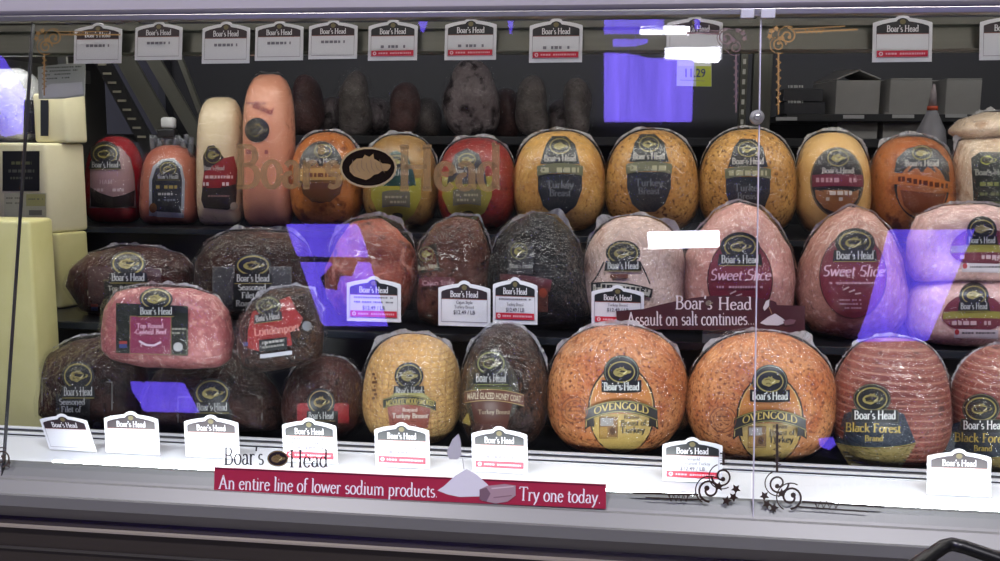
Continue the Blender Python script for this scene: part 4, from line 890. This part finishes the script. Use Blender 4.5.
def f(d):
    d.ell(321, 172, 23, 31, '26262a', 30); d.ell(321, 174, 20, 27, '8a6234', 24); d.fan([(300, 166), (303, 152), (312, 144), (322, 142), (334, 146), (341, 156), (343, 166)], '1c1e22', 4); d.badge(323, 151, 9, 7, plate=False); d.text("Boar's Head", 321, 163, size=7, fit=30, m=W1, w=.07, th=.04)
    d.rect(298, 169, 345, 181, 'b08a50', sag=1); d.scrib(303, 341, 175, 4, '6a3a20'); d.fan([(300, 183), (343, 183), (340, 194), (330, 202), (312, 202), (303, 194)], '56341e', 3)
package('turkey_breast', egg(292, 363, 132, 224, 2.5, 3.2, .06), YT, ZT, meat('turkey_orange', 'a86028', 'c67a38', 8, '7a3a14', 40, .4), 'orange-brown turkey breast with round label behind the left half of the gold lettering', 'turkey breast', .062, .055, .002, draw=f, rimw=.006)
def f2(bg, yel, c, y0):
    def f(d):
        d.fan([(c-25, y0), (c+25, y0), (c+25, y0+20), (c+18, y0+36), (c+8, y0+44), (c-8, y0+44), (c-18, y0+36), (c-25, y0+20)], yel, 4); d.fan([(c-18, y0-4), (c-12, y0-22), (c, y0-28), (c+12, y0-22), (c+18, y0-4), (c+20, y0+8), (c-20, y0+8)], bg, 4)
        d.badge(c, y0-16, 9, 7, plate=False, fill='22241f'); d.text("Boar's Head", c, y0-3, size=6.5, fit=26, m=W1, w=.07, th=.04); d.rect(c-14, y0+14, c+14, y0+30, '6d6a58', sag=2); d.scrib(c-11, c+11, y0+19, 2.4, 'a8a488'); d.scrib(c-10, c+10, y0+24, 2.4, 'a8a488'); d.ell(c+1, y0+38, 6, 3.5, '38361c', 10)
    return f
package('turkey_breast', egg(364, 438, 135, 226, 2.6, 3.2, .05), YT, ZT, meat('turkey_olive', '8f6a34', 'ab8448', 7, '6a4a22', 40, .3), 'dull golden turkey breast with yellow label, left of the red one on the top shelf', 'turkey breast', .062, .055, .002, draw=f2('1d4038', '9a9430', 396, 178), rimw=.007)
package('turkey_breast', egg(438, 516, 138, 227, 2.6, 3.2, .05), YT, ZT, meat('turkey_red', '7e201c', '9c2c22', 7, '5a1412', 40, .3), 'red cased turkey breast with yellow label on the top shelf', 'turkey breast', .062, .055, .002, draw=f2('2a2c34', '948a34', 467, 176), rimw=.006)
def ft(c, y, k=0):
    def f(d):
        d.fan([(c-14, y-16), (c-8, y-24), (c+6, y-24), (c+15, y-16), (c+20, y+4), (c-20, y+4)], '1f2224', 3); d.fan([(c-22, y+14), (c+22, y+14), (c+22, y+30), (c+16, y+46), (c+6, y+54), (c-8, y+54), (c-17, y+46), (c-22, y+30)], '24292e', 4)
        d.badge(c, y-14, 10.5, 8, plate=False); d.text("Boar's Head", c, y+1, size=8.5, fit=32, m=W1, w=.07, th=.04)
        up = [(c-23+46*i/8, y+6-3*(1-(i/4-1)**2)) for i in range(9)]; d.band(up, [(p[0], p[1]+10) for p in up], '6a6a50'); d.scrib(c-19, c+19, y+10, 5, 'a8a684'); d.text('Turkey', c, y+28, size=10, m='6f7478', w=.06, th=.03); d.text('Breast', c, y+36, size=9, m='6f7478', w=.06, th=.03)
    return f
package('turkey_breast', egg(513, 606, 131, 231, 2.5, 3, .06), YT, ZT, gold, 'golden turkey breast right of the red one, dark label tilted to the left', 'turkey breast', .068, .06, .002, draw=ft(560, 160), group='golden turkey breasts on the top shelf', rimw=.005)
package('turkey_breast', egg(605, 699, 130, 230, 2.4, 3, .08), YT, ZT, gold2, 'golden brown turkey breast in the middle of the three alike, dark round label', 'turkey breast', .068, .06, .002, draw=ft(649, 158), group='golden turkey breasts on the top shelf', rimw=.005)
package('turkey_breast', egg(699, 797, 129, 233, 2.4, 3, .06), YT, ZT, gold2, 'golden turkey breast behind the glass joint on the top shelf', 'turkey breast', .068, .06, .002, draw=ft(748, 163), group='golden turkey breasts on the top shelf', rimw=.005)
def f(d):
    d.ell(837, 182, 27, 35, '1d1e20', 30); d.ring(837, 182, 26, 34, .8, '7a6a50'); d.fan([(815, 190), (859, 190), (858, 198), (850, 208), (837, 213), (824, 208), (816, 198)], '8a5a34', 4); d.badge(838, 158, 11, 8.5, plate=False); d.text("Boar's Head", 838, 173, size=7.5, fit=32, m=W1, w=.07, th=.04)
    d.rect(812, 175, 863, 187, '6a2a38', sag=1); d.scrib(816, 859, 180, 4.5, 'b08a90'); d.scrib(822, 852, 193, 4, 'c0b8b0'); d.scrib(826, 848, 199, 3.4, 'b0a8a0')
package('turkey_breast', egg(795, 870, 132, 236, 2.7, 3, .06), YT, ZT, meat('turkey_pale', 'c89a58', 'dcb878', 5, bump=.08), 'smooth pale golden turkey breast with black oval label', 'turkey breast', .062, .055, .002, draw=f, rimw=.006)
def f(d):
    d.ell(922, 183, 28, 37, '1e1f22', 30); d.ell(922, 190, 25, 28, '9a5a2c', 24); d.fan([(894, 172), (897, 158), (908, 148), (922, 145), (938, 150), (948, 162), (950, 172)], '33363a', 4); d.badge(922, 153, 10, 7, plate=False); d.text("Boar's Head", 922, 166, size=8, fit=34, m=W1, w=.07, th=.04)
    up = [(894+58*i/8, 173-2*(1-(i/4-1)**2)+1.2*i) for i in range(9)]; d.band(up, [(p[0], p[1]+11) for p in up], 'b0662c'); d.scrib(898, 948, 179, 5, '5a2a14', 8); d.fan([(900, 190), (946, 194), (942, 206), (932, 214), (914, 214), (904, 206)], '6e3a20', 3)
package('turkey_breast', egg(869, 955, 136, 231, 2.6, 3, .05), YT, ZT, meat('turkey_copper', 'a45a2a', 'c07a40', 8, '7a3c1a', 40, .4), 'copper brown turkey breast with round label in front of the cartons', 'turkey breast', .064, .055, .002, draw=f, rimw=.007)
def f(d):
    d.fan([(971, 158), (980, 152), (1020, 152), (1026, 160), (1026, 214), (974, 212)], '1e2420', 4); d.boar(988, 160, 9, 7, '9aa03c'); d.text("Boar's Head", 992, 175, size=8, fit=34, m='9a9c90', w=.07, th=.04); d.scrib(980, 1010, 184, 4, '7a8040'); d.scrib(980, 1010, 194, 3, '6a7048'); d.scrib(980, 1010, 203, 3, '6a7048')
pale = meat('turkey_tied', 'cdb59a', 'e2cfb8', 8, 'b49478', 30, .3)
package('turkey_breast', [(956, 225), (953, 190), (952, 160), (960, 140), (985, 133), (1020, 134), (1048, 145), (1056, 180), (1052, 228), (1000, 232)], YT-.02, ZT, pale, 'cream tied turkey roast with black label at the right end of the top shelf', 'turkey breast', .065, .055, .005, film=FILM2, draw=f, rimw=.012)
package('turkey_breast', [(948, 132), (960, 120), (985, 113), (1020, 112), (1045, 120), (1050, 134), (1000, 139), (960, 140)], YT+.0, None, pale, 'second cream roast lying on top of the tied one at the right edge', 'turkey breast', .06, .05, .004, film=FILM2, rimw=.01)
# ------------------------------------------------------------------ cheeses
def cheese_mat(nm, a, b_): return meat(nm, a, b_, 5, rough=.35, bump=.09)
chW, chY = cheese_mat('cheese_white', 'cfc8a4', 'dcd6b6'), cheese_mat('cheese_yellow', 'bcb67c', 'c8c28c')
def block(nm, poly, z0, z1, m, label, draws=(), paper=None):
    c = poly[0]; e = empty(nm, (sum(p[0] for p in poly)/len(poly), sum(p[1] for p in poly)/len(poly), z0), label, 'cheese', 'cheese blocks stacked at the left')
    b = MB(); b.prism(poly, z0, z1, 0, .006); b.build('block', m, e, True)
    for n_, fn, Y in draws:
        d = Draw(lambda a, c_, l=0, Y=Y: (Y(a, c_, l))); fn(d); d.build(n_, e)
    return e
def wallP(p0, p1):
    """vertical plane through two floor points"""
    a = Vector((p0[0], p0[1], 0)); c = Vector((p1[0], p1[1], 0)); n = (c-a).cross(Vector((0, 0, 1))).normalized()
    if n.y > 0: n = -n
    def P(px, py, l=0):
        d = ray(px, py); t = (a-CAM).dot(n)/d.dot(n); return CAM+d*t+n*l
    return P
X = lambda px, Y: xat(px, Y, 230)
c3 = [(X(-8, 1.66), 1.66), (X(57, 1.655), 1.655), (X(88, 1.72), 1.72), (X(20, 1.75), 1.75)]
z3 = ZM; z3t = zat(60, 233.5, 1.655)
def f(d): d.rect(34, 252, 45.5, 292, '2c2824'); d.rect(36, 300, 52, 318, 'b8b494'); d.scrib(38, 48, 303, 1.2, '6a6650'); d.scrib(38, 48, 308, 1.2, '6a6650'); d.rect(38, 312, 46, 316, '6f6b58', n=2)
block('cheese_block', c3, z3, z3t, chY, 'pale yellow cheese block at the foot of the left stack with dark label strip', [('label', f, wallP(c3[0], c3[1]))])
c2 = [(X(-22, 1.65), 1.65), (X(49, 1.65), 1.65), (X(89, 1.73), 1.73), (X(10, 1.78), 1.78)]
z2t = zat(48, 143, 1.65)
def f(d):
    d.rect(3, 151, 40, 191, '1c1d1e'); d.scrib(12, 32, 163, 3, '6a6b48'); d.scrib(9, 35, 171, 3, '5c5d50'); d.scrib(11, 33, 178, 2.4, '5c5d50'); d.rect(5, 193, 47, 217, 'b5b498'); d.rect(27, 194, 46, 206, 'a8a66a')
    d.scrib(7, 23, 198, 1.4, '77755c'); d.scrib(7, 23, 203, 1.4, '77755c'); d.scrib(29, 44, 199, 1.4, '77755c'); d.rect(30, 210, 43, 215, '6f6d60')
block('cheese_block', c2, z3t+.0005, z2t, chW, 'large white cheese block with black square label in the middle of the left stack', [('label', f, wallP(c2[0], c2[1]))])
c1 = [(X(40, 1.69), 1.69), (X(72, 1.68), 1.68), (X(93, 1.72), 1.72), (X(60, 1.77), 1.77)]
z1t = zat(70, 93, 1.68)
def f(d): d.rect(41, 100, 49, 136, '2a2c34')
block('cheese_block', c1, z2t+.0005, z1t, chW, 'upright white cheese block on top of the stack, behind the paper note', [('label', f, wallP(c1[0], c1[1]))])
c4 = [(X(-30, 1.42), 1.42), (X(36, 1.42), 1.42), (X(36, 1.5), 1.50), (X(-30, 1.5), 1.50)]
c4 = [(xat(-30, 1.42, 330), 1.42), (xat(36, 1.42, 330), 1.42), (xat(36, 1.42, 330)-.01, 1.50), (xat(-30, 1.42, 330), 1.50)]
block('cheese_block', c4, ZB, zat(20, 221, 1.42), chY, 'tall yellow cheese loaf standing upright at the left edge of the photo', [])
# paper note and white bag
P4 = lambda a, c_, l=0: at(a, c_, 1.56)-Vector((0, l, 0))
o = card('paper_note', P4, [(38, 67), (62, 64), (85.5, 62.5), (85, 96), (60, 99), (39, 99)], .001, flat('b9bcb4', .5), None); props(o, 'printed white paper note clipped in front of the white cheese', 'note')
d = Draw(P4, .0014, .0002)
for i, y in enumerate((68, 71.5, 75, 79)): d.scrib(44, 82-i*4, y, 1.3, '6c7068', -1.5)
d.fan([(44, 98), (42, 88), (52, 84), (70, 83), (83, 82), (84, 94), (66, 97)], 'd4d6d4', 3); d.build('print', o)
b = MB(); p = at(62, 66, 1.56); b.box(p.x-.008, p.x+.008, 1.5605, 1.566, p.z-.01, r1-.002); b.box(p.x-.008, p.x+.008, 1.508, 1.566, r1-.006, r1-.002); b.build('hanger', flat('8a8a86', .3, .5), o)
package('cheese_bag', [(-30, 138), (-30, 80), (-5, 70), (20, 68), (33, 76), (36, 105), (35, 130), (30, 141), (0, 143)], 1.71, z2t+.0006, meat('white_bag', 'c8ccd4', 'd8dae0', 6, bump=.3), 'white wrapped cheese in a shiny bag at the upper left corner on the white block', 'cheese', .05, .05, .003, film=FILM2,
        draw=lambda d: (d.rect(24, 100, 46, 134, '22242a'), d.scrib(27, 34, 112, 2, '5a5c66')), rim=None)
# ------------------------------------------------------------------ back of the case
BY = 2.38; zr = 1.375
rack = empty('back_rack', (0, BY, 0), 'dim dark rack behind the case carrying cartons and stand-in meats', 'rack')
zc = zat(880, 114, BY-.1)
b = MB(); b.box(XL, XR, 2.29, 2.60, zr-.02, zr, bev=.002); b.build('board', flat('1c1c20', .5), rack)
xr0 = xat(772, BY)
b = MB(); b.box(xr0, XR, 2.285, 2.60, zc-.017, zc, bev=.002); b.build('board', flat('1b1c20', .5), rack)
b = MB()
for x in (XL+.01, xr0-.02, XR-.03): b.box(x, x+.02, 2.56, 2.60, 0, 2.0)
b.build('upright', flat('3a3b3e', .4, .5), rack)
b = MB(); b.box(XL, XR, 2.605, 2.615, 0, 2.2); b.build('back_sheet', flat('08080a', .6), rack)
d = Draw(lambda a, c_, l=0: at(a, c_, 2.284)-Vector((0, l, 0)))
for x0, x1, y0 in ((843, 864, 115), (892, 914, 114.5), (945, 967, 114), (776, 797, 117), (795, 817, 56)):
    if y0 > 100: d.rect(x0, y0, x1, y0+3.6, 'b0b0b2', n=2)
d.build('shelf_label', rack)
pst = metal_mat('post_steel', '55554f', .4, .8, (60, 60, 2), .3)
e = empty('shelf_post', (xat(760, 2.2), 2.2, 0), 'grey slotted steel upright behind the glass joint', 'post')
b = MB(); x0, x1 = xat(753, 2.2, 80), xat(772, 2.2, 80); b.box(x0, x1, 2.2, 2.23, 0, h0+.11, bev=.002); b.box(x0-.028, x0-.012, 2.2, 2.22, 0, h0+.11, bev=.002); b.build('upright', pst, e)
b = MB()
for i in range(16): z = 1.36+i*.022; b.box(x0-.023, x0-.017, 2.1985, 2.2005, z, z+.011)
b.build('slots', flat('b8b8b0', .4), e)
# sloping bars at the left behind the top shelf, one with slots
for k, (xa, xb, slots, lab) in enumerate(((98, 150, 1, 'slanting slotted bar at the upper left behind the red ham'), (122, 176, 0, 'middle slanting grey bar at the upper left'), (150, 205, 0, 'slanting bar nearest the cream log at the upper left'), (178, 214, 0, 'thin slanting bar just left of the cream log'))):
    p0, p1 = at(xa, 55, 2.16), at(xb, 150, 2.16); w = (.02, .024, .018, .006)[k]
    e = empty('slanted_bar', tuple(p1), lab, 'bar', 'slanting bars at the upper left')
    b = MB(); ex = (p0-p1)*.35
    V = [(p.x+sx*w, 2.16+sy*.012, p.z) for p in (p0+ex, p1-ex*.6) for sx, sy in ((-1, 0), (1, 0), (1, 1), (-1, 1))]
    b.add(V, [(0, 1, 2, 3), (4, 7, 6, 5), (0, 4, 5, 1), (1, 5, 6, 2), (2, 6, 7, 3), (3, 7, 4, 0)]); b.build('bar', flat('6e6e66' if k else '3a3a3c', .5, .2), e)
    if slots:
        b = MB()
        for i in range(9): q_ = p0.lerp(p1, .1+.095*i); b.box(q_.x-.012, q_.x+.008, 2.157, 2.1605, q_.z-.0025, q_.z+.0025)
        b.build('slots', flat('bdb8a4', .5), e)
# added packages on the rear rack in place of a rear mirror's reflections
dim = [meat('dim_a', '7a6a6c', 'a89c9e', 20, '2a1e20', 30, .8), meat('dim_b', '4a2c2c', '6e4a46', 14), meat('dim_c', '5c5450', '948a88', 14)]
for i, (x0, x1, y0, k, w) in enumerate(((292, 322, 76, 1, 'under the first red tag gap'), (318, 346, 96, 0, ''), (338, 372, 70, 2, ''), (352, 392, 98, 0, ''), (388, 420, 84, 1, ''), (416, 440, 100, 2, ''), (444, 500, 62, 0, ''), (492, 522, 88, 1, ''), (516, 548, 76, 2, ''), (545, 575, 100, 0, ''), (563, 592, 78, 2, ''))):
    z_b = zr+.0005
    nms = ['dim grey stand-in for mirrored meat', 'dim brown stand-in for mirrored meat', 'dim mottled stand-in for mirrored meat'][k]
    package('mirrored_meat', egg(x0, x1, y0, 140, 2.3, 3, .05), BY+(.06 if i % 2 else -.02), z_b, dim[k], nms+' on the rear rack, number %s' % i if False else nms+' behind the top shelf, '+['left of all', 'low and second from left', 'tall above the emblem', 'low above the yellow label turkey', 'brown one above the red turkey', 'small, left of the big pale one', 'big pale one under the second red tag', 'just right of the big pale one', 'left below the third red tag', 'low below the third red tag', 'right of all, beside the purple glare'][i],
            'meat', .05, .05, .016, film=FILM2, rim=None, group='added meats standing for mirror reflections')
# pale bag hanging high is the seventh; cartons
CB = meat('carton_grey', '9a9896', 'aaa8a6', 4, rough=.7, bump=.03)
def carton(x0, x1, y0, y1, Y, z0, label, side=0, flaps=False, dep=.12):
    a, c_ = at(x0, y1, Y), at(x1, y0, Y); z1 = z0+(at(x0, y0, Y).z-a.z); X0, X1 = a.x, c_.x
    e = empty('cardboard_box', ((X0+X1)/2, Y, z0), label, 'box', 'grey cartons behind the case')
    k = side*.03; poly = [(X0, Y), (X1, Y), (X1+k, Y+dep), (X0+k, Y+dep)]
    b = MB(); b.prism(poly, z0, z1, 0, .0015); b.build('body', CB, e)
    b = MB()
    if flaps:
        for (pA, pB, dx) in ((poly[0], poly[3], 1), (poly[1], poly[2], -1)):
            w = (X1-X0)*.52; V = [(pA[0], pA[1], z1+.001), (pB[0], pB[1], z1+.001), (pB[0]+dx*w, pB[1], z1+.028), (pA[0]+dx*w, pA[1], z1+.022)]; V += [(v[0], v[1], v[2]+.003) for v in V]
            b.add(V, [(0, 1, 2, 3), (4, 7, 6, 5), (0, 4, 5, 1), (1, 5, 6, 2), (2, 6, 7, 3), (3, 7, 4, 0)])
    else:
        b.box(X0+.001, X1-.001, Y+.001, Y+dep*.49, z1+.0005, z1+.003); b.box(X0+k*.5+.001, X1+k*.5-.001, Y+dep*.51, Y+dep-.001, z1+.0005, z1+.003)
    b.build('flaps', CB, e)
    return e
carton(835, 881, 79, 113, 2.32, zc+.0005, 'grey carton with raised top flaps, left one of the upper cartons', -1, True)
carton(889, 933, 75, 110, 2.32, zc+.0005, 'grey carton in the middle of the three upper ones, flat top', -1)
carton(945, 983, 74, 109, 2.32, zc+.0005, 'grey carton right of the orange-necked bottle', -1)
carton(836, 878, 121, 146, 2.32, zr+.0005, 'grey carton on the lower rack board, the left one', 0, dep=.1)
carton(882, 921, 121, 146, 2.32, zr+.0005, 'grey carton on the lower rack board, the right one', 0, dep=.1)
zb_ = zr+.0005
for i, (y0, y1, lab) in enumerate(((97, 109, 'black printed box lower of two, left of the cartons'), (81, 94, 'black printed box upper of two, left of the cartons'))):
    a, c_ = at(784-i, y1, 2.31), at(826-i*2, y0, 2.31)
    e = empty('black_box', ((a.x+c_.x)/2, 2.36, a.z), lab, 'box', 'black boxes behind the case')
    b = MB(); b.box(a.x, c_.x, 2.31, 2.42, zc+.0005+i*(c_.z-a.z+.001) if False else (zc+.0005 if i == 0 else zc+.0015+(zat(784, 97, 2.31)-zat(784, 109, 2.31))), (zc if i == 0 else zc+(zat(784, 97, 2.31)-zat(784, 109, 2.31))+.001)+(c_.z-a.z), bev=.0015)
    b.build('body', flat('2c2d33', .35), e)
    d = Draw(lambda u, v, l=0: at(u, v, 2.31)-Vector((0, l, 0))); d.scrib(788, 803, (y0+y1)/2-1, 2.6, 'b8b8b8'); d.build('print', e)
e = empty('bottle', tuple(at(931, 130, 2.30)), 'grey squeeze bottle with an orange neck in front of the cartons', 'bottle')
prof = [(0, 0), (.02, 0), (.021, .01), (.019, .05), (.010, .072), (.0085, .08)]
def lathe(prof, cx, cy, z, n=20):
    V = [(cx+r*math.cos(a*2*math.pi/n), cy+r*math.sin(a*2*math.pi/n), z+h) for r, h in prof for a in range(n)]; Fc = []
    for i in range(len(prof)-1):
        for a in range(n): Fc.append((i*n+a, i*n+(a+1) % n, (i+1)*n+(a+1) % n, (i+1)*n+a))
    return V, Fc
p = at(931, 130, 2.262); zz = at(931, 84, 2.262).z
sx = zz-p.z; s_ = sx/.13
e.location = (p.x, 2.262, ZT)
b = MB(); b.add(*lathe([(0, 0), (.03, 0), (.03, p.z-ZT), (.028, p.z-ZT+.02), (.012, p.z-ZT+sx*.3), (.0105, p.z-ZT+sx*.42), (0, p.z-ZT+sx*.42)], p.x, 2.05, ZT)); 
e.location = (p.x, 2.05, ZT)
b = MB(); p = at(931, 130, 2.05); zz = at(931, 84, 2.05).z; sx = zz-p.z; H = p.z-ZT
b.add(*lathe([(.0001, .0005), (.028, .0005), (.03, .01), (.03, H-.02), (.027, H), (.014, H+sx*.3), (.0095, H+sx*.43), (.0001, H+sx*.43)], p.x, 2.05, ZT)); b.build('body', flat('7c7a80', .4), e, True)
b = MB(); b.add(*lathe([(.0001, H+sx*.43), (.0105, H+sx*.43), (.0105, H+sx*.52), (.0001, H+sx*.52)], p.x, 2.05, ZT)); b.build('neck_ring', flat('b84a2c', .4), e, True)
b = MB(); b.add(*lathe([(.0001, H+sx*.52), (.0085, H+sx*.52), (.0055, H+sx*.8), (.002, H+sx*1.0), (.0001, H+sx*1.0)], p.x, 2.05, ZT)); b.build('nozzle', flat('9a8f92', .4), e, True)
# ------------------------------------------------------------------ shopping cart
e = empty('shopping_cart', (*at(965, 560, .84).xy, 0), 'black plastic rim of a shopping cart poking up at the lower right corner', 'shopping cart')
Yc = .84; A = at(950, 542, Yc); zc_ = A.z
def onz(px, py, z):
    d = ray(px, py); return CAM+d*((z-CAM.z)/d.z)
Bq = at(903, 562, .70); Cq = at(1003, 560, .72)
L_ = onz(922, 561, zc_); R_ = onz(1002, 560, zc_)
L2 = A+(L_-A).normalized()*.42; R2 = A+(R_-A).normalized()*.45
def rnd_path(a, k, c):
    pts = [a.lerp(k, t) for t in (0, .3, .6, .85, .95)]; q1, q2 = k.lerp(a, .03), k.lerp(c, .03); pts += [q1, q1.lerp(q2, .5).lerp(k, .5), q2]; pts += [k.lerp(c, t) for t in (.2, .4, .7, 1)]; return pts
b = MB(); b.tube(rnd_path(L2, A, R2), .006, n=10); F_ = L2+(R2-A); b.tube(rnd_path(R2, F_, L2), .006, n=10); BLKP = flat('0d0d0e', .35); b.build('rim', BLKP, e, True)
b = MB()
for (P0, P1) in ((A, L2), (A, R2), (R2, F_), (L2, F_)):
    for i in range(1, 12):
        t = P0.lerp(P1, i/12); cen = (A+F_)/2; bt = t.lerp(Vector((cen.x, cen.y, t.z)), .15); b.tube([t, (bt.x, bt.y, t.z-.30)], .003, n=6)
for z, s in ((-.06, .03), (-.18, .09), (-.30, .15)):
    cen = (A+F_)/2; K = [q_.lerp(cen, s)+Vector((0, 0, z)) for q_ in (A, L2, F_, R2, A)]; b.tube(K, .003, n=6)
b.build('basket_ribs', BLKP, e, True)
b = MB()
for q_ in (A, L2, F_, R2):
    cen = (A+F_)/2; t = q_.lerp(cen, .2); b.tube([(t.x, t.y, zc_-.30), (t.x, t.y, .1)], .01, n=8)
b.build('legs', flat('55565a', .3, .8), e, True)
for q_ in (A, L2, F_, R2):
    cen = (A+F_)/2; t = q_.lerp(cen, .2); b = MB(); b.tube([(t.x-.012, t.y, .05), (t.x+.012, t.y, .05)], .05, n=20); b.tube([(t.x, t.y, .05), (t.x, t.y, .12)], .012, n=8); b.build('wheel', BLKP, e, True)
# ------------------------------------------------------------------ the shop round it
def struct(nm, x0, x1, y0, y1, z0, z1, m):
    b = MB(); b.box(x0, x1, y0, y1, z0, z1); o = b.build(nm, m); return props(o, kind='structure')
struct('floor', -5, 5, -2.75, 3.4, -.05, -.001, meat('floor_tile', '8a8780', '97948c', 3, rough=.3, bump=.02))
struct('wall_back', -5, 5, 3.2, 3.3, 0, 4.4, flat('3a3a40', .7))
struct('wall_shop', -5, 5, -2.75, -2.645, 0, 4.4, flat('0f0e11', .8))
struct('ceiling', -5, 5, -2.64, 3.19, 4.4, 4.45, flat('8a8a92', .8))
# violet lit panes and lamps across the shop: what the front glass mirrors
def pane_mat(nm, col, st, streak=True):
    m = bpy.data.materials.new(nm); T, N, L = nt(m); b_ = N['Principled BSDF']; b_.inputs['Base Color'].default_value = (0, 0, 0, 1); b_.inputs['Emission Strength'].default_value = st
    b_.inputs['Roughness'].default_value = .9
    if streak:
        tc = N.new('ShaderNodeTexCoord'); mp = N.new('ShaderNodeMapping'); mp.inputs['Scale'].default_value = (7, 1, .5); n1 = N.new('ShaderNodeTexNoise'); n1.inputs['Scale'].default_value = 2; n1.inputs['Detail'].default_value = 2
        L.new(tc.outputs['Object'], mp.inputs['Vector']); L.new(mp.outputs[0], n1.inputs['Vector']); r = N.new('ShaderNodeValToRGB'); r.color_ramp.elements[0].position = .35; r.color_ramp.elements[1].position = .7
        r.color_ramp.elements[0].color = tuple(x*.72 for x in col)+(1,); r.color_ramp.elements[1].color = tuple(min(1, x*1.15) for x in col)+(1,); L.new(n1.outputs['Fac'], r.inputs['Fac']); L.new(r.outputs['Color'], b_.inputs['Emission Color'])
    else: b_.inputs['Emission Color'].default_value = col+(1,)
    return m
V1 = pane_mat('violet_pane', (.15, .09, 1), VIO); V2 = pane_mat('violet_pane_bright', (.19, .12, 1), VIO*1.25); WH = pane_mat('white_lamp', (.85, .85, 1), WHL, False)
def mirror(px, py, Y=-2.6):
    d = ray(px, py); p = onglass(px, py); r = d-2*d.dot(gn)*gn; t = (Y-p.y)/r.y; return p+r*t
def pane(q, m, label, cat, nm='window_pane', Y=-2.6):
    W = [mirror(a, c_, Y) for a, c_ in q]; n = len(W)
    V = W+[w+Vector((0, -.045, 0)) for w in W]; Fc = [tuple(range(n)), tuple(range(2*n-1, n-1, -1))]+[(i, n+i, n+(i+1) % n, (i+1) % n) for i in range(n)]
    o = link(nm, fixn(mesh(V, Fc)), m); props(o, label, cat, 'lit violet panels across the shop' if m != WH else 'white ceiling lamps across the shop'); return o
R4 = lambda x0, y0, x1, y1: [(x0, y0), (x1, y0), (x1, y1), (x0, y1)]
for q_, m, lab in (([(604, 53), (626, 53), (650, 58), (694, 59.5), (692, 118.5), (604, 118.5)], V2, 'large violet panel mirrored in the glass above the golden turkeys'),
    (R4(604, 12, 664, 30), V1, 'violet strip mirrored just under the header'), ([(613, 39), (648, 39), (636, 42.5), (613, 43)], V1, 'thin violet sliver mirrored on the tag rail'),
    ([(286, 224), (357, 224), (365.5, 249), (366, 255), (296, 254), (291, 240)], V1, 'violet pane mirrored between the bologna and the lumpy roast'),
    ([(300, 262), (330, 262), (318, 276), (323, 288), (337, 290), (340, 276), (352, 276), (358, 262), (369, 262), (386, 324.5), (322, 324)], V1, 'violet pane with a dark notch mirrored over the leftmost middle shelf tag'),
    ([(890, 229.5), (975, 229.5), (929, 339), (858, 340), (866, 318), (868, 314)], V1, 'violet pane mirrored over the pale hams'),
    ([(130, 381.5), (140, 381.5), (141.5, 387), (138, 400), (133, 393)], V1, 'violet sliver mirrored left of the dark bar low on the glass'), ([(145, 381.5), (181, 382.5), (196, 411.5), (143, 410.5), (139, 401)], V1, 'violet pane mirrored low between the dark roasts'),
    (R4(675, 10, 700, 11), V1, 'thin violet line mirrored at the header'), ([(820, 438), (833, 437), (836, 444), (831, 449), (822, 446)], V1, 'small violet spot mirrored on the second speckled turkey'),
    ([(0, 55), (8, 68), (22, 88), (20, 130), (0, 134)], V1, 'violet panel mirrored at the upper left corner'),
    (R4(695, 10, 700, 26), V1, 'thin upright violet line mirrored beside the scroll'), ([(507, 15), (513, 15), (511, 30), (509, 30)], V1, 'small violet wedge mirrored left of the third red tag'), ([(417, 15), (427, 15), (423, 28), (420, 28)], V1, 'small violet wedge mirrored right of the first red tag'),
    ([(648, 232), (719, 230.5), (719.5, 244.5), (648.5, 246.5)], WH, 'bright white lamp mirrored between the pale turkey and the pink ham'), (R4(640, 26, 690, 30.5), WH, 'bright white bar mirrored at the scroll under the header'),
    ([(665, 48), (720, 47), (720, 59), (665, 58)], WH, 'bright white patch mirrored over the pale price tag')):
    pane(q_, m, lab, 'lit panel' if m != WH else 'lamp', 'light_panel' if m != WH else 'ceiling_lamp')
# shop ceiling lights (their own fixtures)
for x, y, lab in ((-1.6, -.9, 'left'), (1.2, -.9, 'right')):
    ld = bpy.data.lights.new('ceiling_light', 'AREA'); ld.shape = 'RECTANGLE'; ld.size = 1.2; ld.size_y = .3; ld.energy = CEIL; ld.color = (.95, .92, 1)
    lo = bpy.data.objects.new('ceiling_light', ld); COL.objects.link(lo); lo.location = (x, y, 4.3); lo.rotation_euler = (math.radians(18), 0, 0)
    props(lo, 'flat white ceiling light of the shop, '+lab+' one', 'ceiling light', 'shop ceiling lights')
w = bpy.data.worlds.new('world'); SC.world = w; w.use_nodes = True; w.node_tree.nodes['Background'].inputs[0].default_value = (.56, .55, .58, 1); w.node_tree.nodes['Background'].inputs[1].default_value = WORLD
SC.view_settings.view_transform = 'Standard'; SC.view_settings.look = 'None'; SC.view_settings.gamma = 1; SC.view_settings.use_curve_mapping = False; SC.view_settings.exposure = EXPO
SC.cycles.max_bounces = 8; SC.cycles.transparent_max_bounces = 24; SC.cycles.use_denoising = True; SC.cycles.caustics_reflective = False; SC.cycles.sample_clamp_indirect = 4
